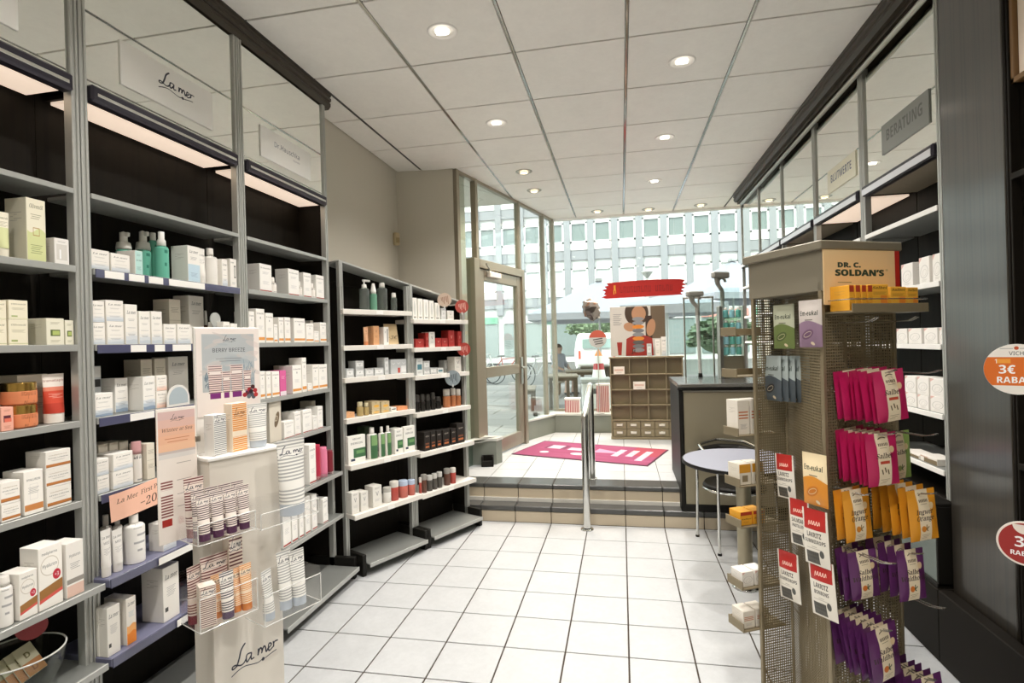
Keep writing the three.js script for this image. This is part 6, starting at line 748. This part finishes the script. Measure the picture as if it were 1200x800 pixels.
// ---------- the street outside ----------
{
  const ground = structure('ground', boxAt(-40, 40, -0.1, STREET - 0.012, -60, -5.4), std(0x6b6a66, 0.9), 'paved street outside the shop'); ground.position.y = 0;
  const pm = [0x8f8d88, 0x888681, 0x96938d].map((c) => std(c, 0.85)), slab = cbox(0.985, 0.012, 0.685, 0.002, false);
  for (let i = 0; i < 10; i++) for (let j = 0; j < 14; j++) { const x = -6 + i + (j % 2) * 0.5, z = -7.95 - j * 0.7; at(mesh('paving_slab', slab, pm[(i * 3 + j * 5) % 3], ground), x, STREET - 0.006, z); }
  // office block across the street
  const Z = -36, b = thing('office_building', 'white office block with rows of windows across the street', 'building', [0, 0, Z]);
  const wm = std(0xd2d2cf, 0.8), grey = std(0x929497, 0.85), frameM = std(0xf4f4f2, 0.5), pane = std(0x7f8a88, 0.2, 0.1), blind = std(0xc3c7c4, 0.6);
  mesh('wall', boxAt(-30, 34, STREET - 0.1, 19, -8, -0.3), wm, b);
  const rows = [2.4, 5.55, 8.58, 11.61, 14.64, 17.4];
  rows.forEach((y, r) => { if (r) mesh('spandrel_band', boxAt(-30, 34, y - 1.78, y - 1.16, -0.3, -0.16), grey, b); });
  for (let i = -16; i <= 21; i++) { const x = -1.04 + 1.547 * i; mesh('pier', boxAt(x - 0.98, x - 0.56, 3.3, 19, -0.3, -0.05), grey, b); }
  for (let r = 1; r < 5; r++) for (let i = -9; i <= 10; i++) {
    const x = -1.04 + 1.547 * i, y = rows[r], w = mesh('window_frame', merge([boxAt(x - 0.56, x + 0.56, y - 0.66, y - 0.56, -0.28, -0.1), boxAt(x - 0.56, x + 0.56, y + 0.58, y + 0.68, -0.28, -0.1), boxAt(x - 0.56, x - 0.45, y - 0.66, y + 0.68, -0.28, -0.1), boxAt(x + 0.45, x + 0.56, y - 0.66, y + 0.68, -0.28, -0.1)]), frameM, b);
    mesh('pane', boxAt(x - 0.45, x + 0.45, y - 0.56, y + 0.58, -0.24, -0.22), r === 1 && i !== 6 ? blind : pane, w); mesh('parapet_panel', boxAt(x - 0.56, x + 0.56, y - 1.15, y - 0.68, -0.3, -0.12), wm, b);
  }
  for (let i = -5; i <= 6; i++) { const w = mesh('shop_window', boxAt(i * 3.2 - 1.4, i * 3.2 + 1.4, 0.5, 2.7, -0.28, -0.2), pane, b); mesh('shop_sign', boxAt(i * 3.2 - 1.4, i * 3.2 + 1.4, 2.75, 3.2, -0.25, -0.1), std([0x6fa98c, 0xdfe0dd, 0xc98a80][(i + 6) % 3], 0.6), w); }
  // row of wooden tables and benches
  const wood = std(0x55452f, 0.65), woodTop = std(0x8f8370, 0.5);
  const bench = (name, label, category, x, z, w, d, h, group) => { const o = thing(name, label, category, [x, STREET, z], 0.12, group); mesh('top', boxAt(-w / 2, w / 2, h - 0.035, h, -d / 2, d / 2, 0.004), woodTop, o); for (const a of [-1, 1]) for (const c of [-1, 1]) mesh('leg', boxAt(a * (w / 2 - 0.05) - 0.03, a * (w / 2 - 0.05) + 0.03, 0, h - 0.035, c * (d / 2 - 0.05) - 0.03, c * (d / 2 - 0.05) + 0.03, 0.003), wood, o); mesh('apron', boxAt(-w / 2 + 0.05, w / 2 - 0.05, h - 0.1, h - 0.036, -d / 2 + 0.03, d / 2 - 0.03, 0.003), wood, o); };
  bench('street_table', 'nearest wooden table on the street terrace', 'table', -1.23, -11.5, 0.62, 0.85, 0.68, 'wooden terrace tables'); bench('street_table', 'second wooden table on the street terrace', 'table', -0.98, -13.3, 0.75, 0.85, 0.68, 'wooden terrace tables'); bench('street_table', 'third wooden table on the street terrace', 'table', -0.75, -15.4, 0.8, 0.85, 0.68, 'wooden terrace tables');
  bench('street_bench', 'low wooden bench left of the nearest terrace table', 'bench', -1.95, -11.3, 0.32, 1.1, 0.44, 'wooden terrace benches'); bench('street_bench', 'low wooden bench right of the nearest terrace table', 'bench', -0.58, -11.0, 0.36, 1.0, 0.44, 'wooden terrace benches');
  // white market umbrellas
  const canopy = (label, x, z, half, y0, y1, turn) => { const o = thing('market_umbrella', label, 'umbrella', [x, STREET, z], turn); const g = new THREE.ConeGeometry(half * 1.414, y1 - y0, 4, 1, true).rotateY(Math.PI / 4).translate(0, (y0 + y1) / 2, 0); mesh('canopy', g, std(0xaeb0b8, 0.8, 0, { side: THREE.DoubleSide }), o); mesh('valance', merge([boxAt(-half, half, y0 - 0.16, y0, half - 0.01, half), boxAt(-half, half, y0 - 0.16, y0, -half, -half + 0.01), boxAt(half - 0.01, half, y0 - 0.16, y0, -half, half), boxAt(-half, -half + 0.01, y0 - 0.16, y0, -half, half)]), std(0xc2c3c9, 0.8), o); mesh('pole', rod([0, 0, 0], [0, y1 + 0.06, 0], 0.03), M.alu, o); mesh('finial', boxAt(-0.1, 0.1, y1 - 0.02, y1 + 0.08, -0.1, 0.1, 0.02), M.alu, o); mesh('base', boxAt(-0.35, 0.35, 0, 0.08, -0.35, 0.35, 0.01), std(0x6f6f6c, 0.8), o); };
  canopy('large white market umbrella over the terrace tables', -0.55, -14.6, 1.75, 2.05, 2.95, 0.08); canopy('white peaked market umbrella right of the red banner', 3.1, -16.2, 1.5, 2.5, 3.5, 0.4); canopy('flat white market umbrella low behind the red banner', 0.85, -10.6, 0.9, 1.98, 2.22, 0.05);
  // white van
  const v = thing('van', 'white delivery van parked beyond the terrace', 'van', [-1.0, STREET, -22.5], 0.1), white = std(0xf0f0ee, 0.35), dark = std(0x2b2b2b, 0.5);
  const sh = new THREE.Shape([[-0.95, 0.32], [0.95, 0.32], [0.97, 1.0], [0.9, 1.5], [0.78, 1.95], [-0.78, 1.95], [-0.9, 1.5], [-0.97, 1.0]].map(([x, y]) => new THREE.Vector2(x, y))); v.scale.setScalar(0.84); mesh('body', new THREE.ExtrudeGeometry(sh, { depth: 4.2, bevelEnabled: true, bevelSize: 0.04, bevelThickness: 0.05, bevelSegments: 2 }).translate(0, 0, -4.3), white, v); mesh('rear_window', boxAt(-0.68, 0.68, 1.25, 1.72, 0.0, 0.06, 0.02), std(0x9fb5b0, 0.1, 0.2), v); mesh('bumper', boxAt(-0.95, 0.95, 0.32, 0.55, -0.02, 0.12, 0.03), std(0xb9b9b6, 0.6), v); for (const x of [-0.88, 0.78]) mesh('tail_light', boxAt(x, x + 0.1, 0.75, 1.15, 0.03, 0.075, 0.01), std(0xd8573a, 0.4), v); for (const x of [-0.9, 0.72]) for (const z of [-0.7, -3.6]) mesh('wheel', new THREE.CylinderGeometry(0.33, 0.33, 0.2, 20).rotateZ(Math.PI / 2).translate(x + 0.09, 0.33, z), dark, v); mesh('number_plate', boxAt(-0.26, 0.26, 0.6, 0.71, 0.06, 0.07, 0.003), std(0xe4e4e0, 0.5), v);
  // clipped bushes
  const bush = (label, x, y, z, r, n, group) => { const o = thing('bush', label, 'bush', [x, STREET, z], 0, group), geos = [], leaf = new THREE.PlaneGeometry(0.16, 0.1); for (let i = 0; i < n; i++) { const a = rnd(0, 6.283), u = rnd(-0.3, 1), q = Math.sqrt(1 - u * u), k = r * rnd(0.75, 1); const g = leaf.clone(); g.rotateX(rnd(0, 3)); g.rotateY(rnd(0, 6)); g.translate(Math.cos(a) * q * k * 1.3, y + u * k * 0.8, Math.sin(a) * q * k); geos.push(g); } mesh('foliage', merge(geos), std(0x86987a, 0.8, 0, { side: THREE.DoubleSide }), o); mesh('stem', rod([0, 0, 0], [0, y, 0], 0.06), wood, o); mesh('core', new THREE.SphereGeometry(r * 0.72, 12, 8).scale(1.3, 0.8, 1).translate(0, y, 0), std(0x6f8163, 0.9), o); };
  bush('round green bush behind the white van', -1.3, 1.95, -28.5, 1.2, 900, 'street bushes'); bush('green bush right of the pigeonhole cabinet', 2.2, 1.35, -12.6, 0.6, 700, 'street bushes');
  // street lamp
  const l = thing('street_lamp', 'grey street lamp with funnel head above the banner', 'street lamp', [1.05, STREET, -22]); mesh('mast', rod([0, 0, 0], [0, 3.75, 0], 0.05), M.alu, l); mesh('lamp_head', lathe([[0.05, 3.75], [0.07, 3.78], [0.22, 3.98], [0.22, 4.01], [0.0005, 4.01]], 24), M.alu, l);
  // litter bin and striped tubs by the window, red and white lantern
  const bin = thing('litter_bin', 'grey-white litter bin outside the front window', 'bin', [-0.42, STREET, -8.75], 0.1); mesh('body', boxAt(-0.22, 0.22, 0, 0.72, -0.18, 0.18, 0.02), std(0xd5d4d0, 0.6), bin); mesh('lid', boxAt(-0.24, 0.24, 0.72, 0.8, -0.2, 0.2, 0.03), std(0xa9aaa8, 0.5), bin); mesh('slot', boxAt(-0.1, 0.1, 0.56, 0.64, 0.178, 0.184, 0.003), dark, bin);
  const striped = (label, x, y, z, w, h) => { const o = thing('striped_tub', label, 'tub', [x, y, z], 0, 'striped tubs on the window kerb'), n = 9; mesh('core', boxAt(-w / 2 + 0.002, w / 2 - 0.002, 0.002, h, -w * 0.3 + 0.002, w * 0.3 - 0.002, 0.002), std(0xe9e4de, 0.6), o); for (let i = 0; i < n; i++) mesh('stripe', boxAt(-w / 2 + i * w / n, -w / 2 + (i + 0.5) * w / n, 0, h - 0.01, w * 0.3 - 0.002, w * 0.3 + 0.001, 0.0004), std(0xb0454a, 0.6), o); mesh('lid', boxAt(-w / 2 - 0.008, w / 2 + 0.008, h, h + 0.02, -w * 0.3 - 0.006, w * 0.3 + 0.006, 0.004), M.white, o); };
  striped('short red and white striped tub on the window kerb', -0.67, 0.531, -7.42, 0.2, 0.17); striped('tall red and white striped tub on the window kerb', -0.26, 0.531, -7.42, 0.17, 0.36);
  const la = thing('red_lantern', 'red and white banded lantern beside the round sign', 'lantern', [-0.37, 0.8, -8.9]); la.position.y = STREET + 0.8; mesh('band', new THREE.CylinderGeometry(0.09, 0.11, 0.12, 18).translate(0, 0.06, 0), white, la); mesh('band', new THREE.CylinderGeometry(0.08, 0.09, 0.1, 18).translate(0, 0.17, 0), std(0xb8363a, 0.5), la); mesh('band', new THREE.CylinderGeometry(0.07, 0.08, 0.12, 18).translate(0, 0.28, 0), white, la); mesh('crown', new THREE.ConeGeometry(0.07, 0.12, 18).translate(0, 0.4, 0), std(0xd98a4a, 0.5), la);
  // parked bicycles by the terrace
  const wheel = new THREE.TorusGeometry(0.33, 0.018, 6, 28); const bike = (label, x, z, turn, c) => { const o = thing('bicycle', label, 'bicycle', [x, STREET, z], turn, 'parked bicycles'), fm = std(c, 0.4); for (const s of [-0.52, 0.52]) mesh('wheel', wheel.clone().translate(s, 0.348, 0), dark, o); mesh('frame', merge([rod([-0.52, 0.35, 0], [-0.12, 0.82, 0], 0.018), rod([-0.12, 0.82, 0], [0.36, 0.86, 0], 0.018), rod([-0.06, 0.34, 0], [-0.16, 0.9, 0], 0.018), rod([-0.06, 0.34, 0], [0.36, 0.82, 0], 0.02), rod([0.52, 0.35, 0], [0.33, 0.98, 0], 0.018), rod([-0.52, 0.35, 0], [-0.06, 0.34, 0], 0.016)]), fm, o); mesh('handlebar', tube([[0.24, 1.02, -0.27], [0.34, 1.0, -0.1], [0.34, 1.0, 0.1], [0.24, 1.02, 0.27]], 0.014), M.alu, o); mesh('saddle', boxAt(-0.28, -0.04, 0.9, 0.96, -0.07, 0.07, 0.02), dark, o); };
  bike('white bicycle parked beyond the entrance door', -4.6, -17.5, 0.5, 0xe6e6e4); bike('red-framed bicycle parked beyond the entrance door', -3.9, -18.3, 0.3, 0xc25a50); bike('grey bicycle parked beside the white van', -2.6, -17.2, 1.0, 0xb9b9b8);
  const rs = thing('round_street_sign', 'round red sign standing outside left of the door', 'sign', [-4.9, STREET, -15]); mesh('disc', new THREE.CylinderGeometry(0.32, 0.32, 0.03, 28).rotateX(Math.PI / 2).translate(0, 0.95, 0), std(0xd06a58, 0.5), rs); mesh('post', rod([0, 0, 0], [0, 0.7, 0], 0.03), M.alu, rs);
}
// seated person on the terrace: one continuous body
{
  const skinPts = [];   // bones: a, b, ra, rb
  const J = { hip: [0, 0.5, 0], chest: [0, 0.92, -0.03], neck: [0, 1.06, -0.02], head: [0, 1.2, 0.02], ls: [-0.17, 0.98, -0.03], rs: [0.17, 0.98, -0.03], le: [-0.24, 0.74, 0.06], re: [0.24, 0.74, 0.06], lh: [-0.12, 0.66, 0.28], rh: [0.12, 0.66, 0.28], lk: [-0.12, 0.5, 0.42], rk: [0.12, 0.5, 0.42], lf: [-0.13, 0.08, 0.38], rf: [0.13, 0.08, 0.38], lt: [-0.14, 0.05, 0.54], rt: [0.14, 0.05, 0.54], lhip: [-0.09, 0.5, 0.02], rhip: [0.09, 0.5, 0.02] };
  const bones = [['hip', 'chest', 0.15, 0.15], ['ls', 'rs', 0.07, 0.07], ['chest', 'neck', 0.1, 0.055], ['neck', 'head', 0.052, 0.092], ['ls', 'le', 0.055, 0.042], ['rs', 're', 0.055, 0.042], ['le', 'lh', 0.04, 0.03], ['re', 'rh', 0.04, 0.03], ['lhip', 'lk', 0.09, 0.062], ['rhip', 'rk', 0.09, 0.062], ['lk', 'lf', 0.058, 0.04], ['rk', 'rf', 0.058, 0.04], ['lf', 'lt', 0.042, 0.03], ['rf', 'rt', 0.042, 0.03]].map(([a, b, r, s]) => [V3(...J[a]), V3(...J[b]), r, s]);
  const N = 64, half = 0.7, C = V3(0, 0.66, 0.12), mc = new MarchingCubes(N, new THREE.MeshStandardMaterial(), false, false, 60000), p = V3(0, 0, 0), ab = V3(0, 0, 0), ap = V3(0, 0, 0);
  for (let k = 0; k < N; k++) for (let j = 0; j < N; j++) for (let i = 0; i < N; i++) {
    p.set((i - N / 2) / (N / 2) * half + C.x, (j - N / 2) / (N / 2) * half + C.y, (k - N / 2) / (N / 2) * half + C.z); let acc = 0;
    for (const [a, b, r, s] of bones) { ab.subVectors(b, a); ap.subVectors(p, a); const t = Math.max(0, Math.min(1, ap.dot(ab) / ab.lengthSq())), dd = ap.addScaledVector(ab, -t).length() - (r + (s - r) * t); acc += Math.exp(-Math.max(-0.4, Math.min(0.8, dd)) * 40); }
    mc.field[k * N * N + j * N + i] = Math.log(acc) / 40;
  }
  mc.isolation = 0; mc.update();
  const P = new Float32Array(mc.positionArray.slice(0, mc.count * 3)), col = [];
  for (let i = 0; i < P.length; i += 3) { P[i] = P[i] * half + C.x; P[i + 1] = P[i + 1] * half + C.y; P[i + 2] = P[i + 2] * half + C.z; const y = P[i + 1], z = P[i + 2], x = Math.abs(P[i]); const c = y > 1.07 ? [0.5, 0.34, 0.26] : y > 0.6 && (x < 0.21 && z < 0.16) || y > 0.78 ? [0.32, 0.33, 0.36] : y < 0.09 ? [0.08, 0.08, 0.08] : (y < 0.62 && z < 0.5 && y > 0.38) ? [0.55, 0.5, 0.42] : [0.5, 0.34, 0.26]; col.push(...c); }
  const g = new THREE.BufferGeometry(); g.setAttribute('position', new THREE.BufferAttribute(P, 3)); g.setAttribute('color', new THREE.Float32BufferAttribute(col, 3)); g.computeVertexNormals();
  const o = thing('person', 'person in grey shirt and beige shorts seated at the terrace', 'person', [-1.62, STREET, -14.2], 0.9); mesh('body', g, std(0xffffff, 0.8, 0, { vertexColors: true }), o);
  const hair = new THREE.SphereGeometry(0.1, 18, 12, 0, 6.2832, 0, 1.7).scale(0.95, 1.05, 1.05); mesh('hair', hair.translate(0, 1.215, 0.005).rotateX(0), std(0x4a3a2c, 0.8), o);
  mesh('face', merge([new THREE.SphereGeometry(0.012, 8, 6).translate(-0.035, 1.205, 0.1), new THREE.SphereGeometry(0.012, 8, 6).translate(0.035, 1.205, 0.1), new THREE.ConeGeometry(0.014, 0.04, 8).rotateX(0.5).translate(0, 1.18, 0.112), boxAt(-0.022, 0.022, 1.14, 1.148, 0.095, 0.108, 0.002)]), std(0x7d5340, 0.7), o);
  const st = thing('street_stool', 'wooden stool under the seated person', 'stool', [-1.62, STREET, -14.22], 0.9); mesh('seat', boxAt(-0.19, 0.19, 0.31, 0.345, -0.17, 0.17, 0.006), std(0xb7ab98, 0.5), st); for (const a of [-1, 1]) for (const c of [-1, 1]) mesh('leg', boxAt(a * 0.15 - 0.02, a * 0.15 + 0.02, 0, 0.31, c * 0.13 - 0.02, c * 0.13 + 0.02, 0.003), std(0x7d6b55, 0.65), st);
}
renderer.render(scene, camera);
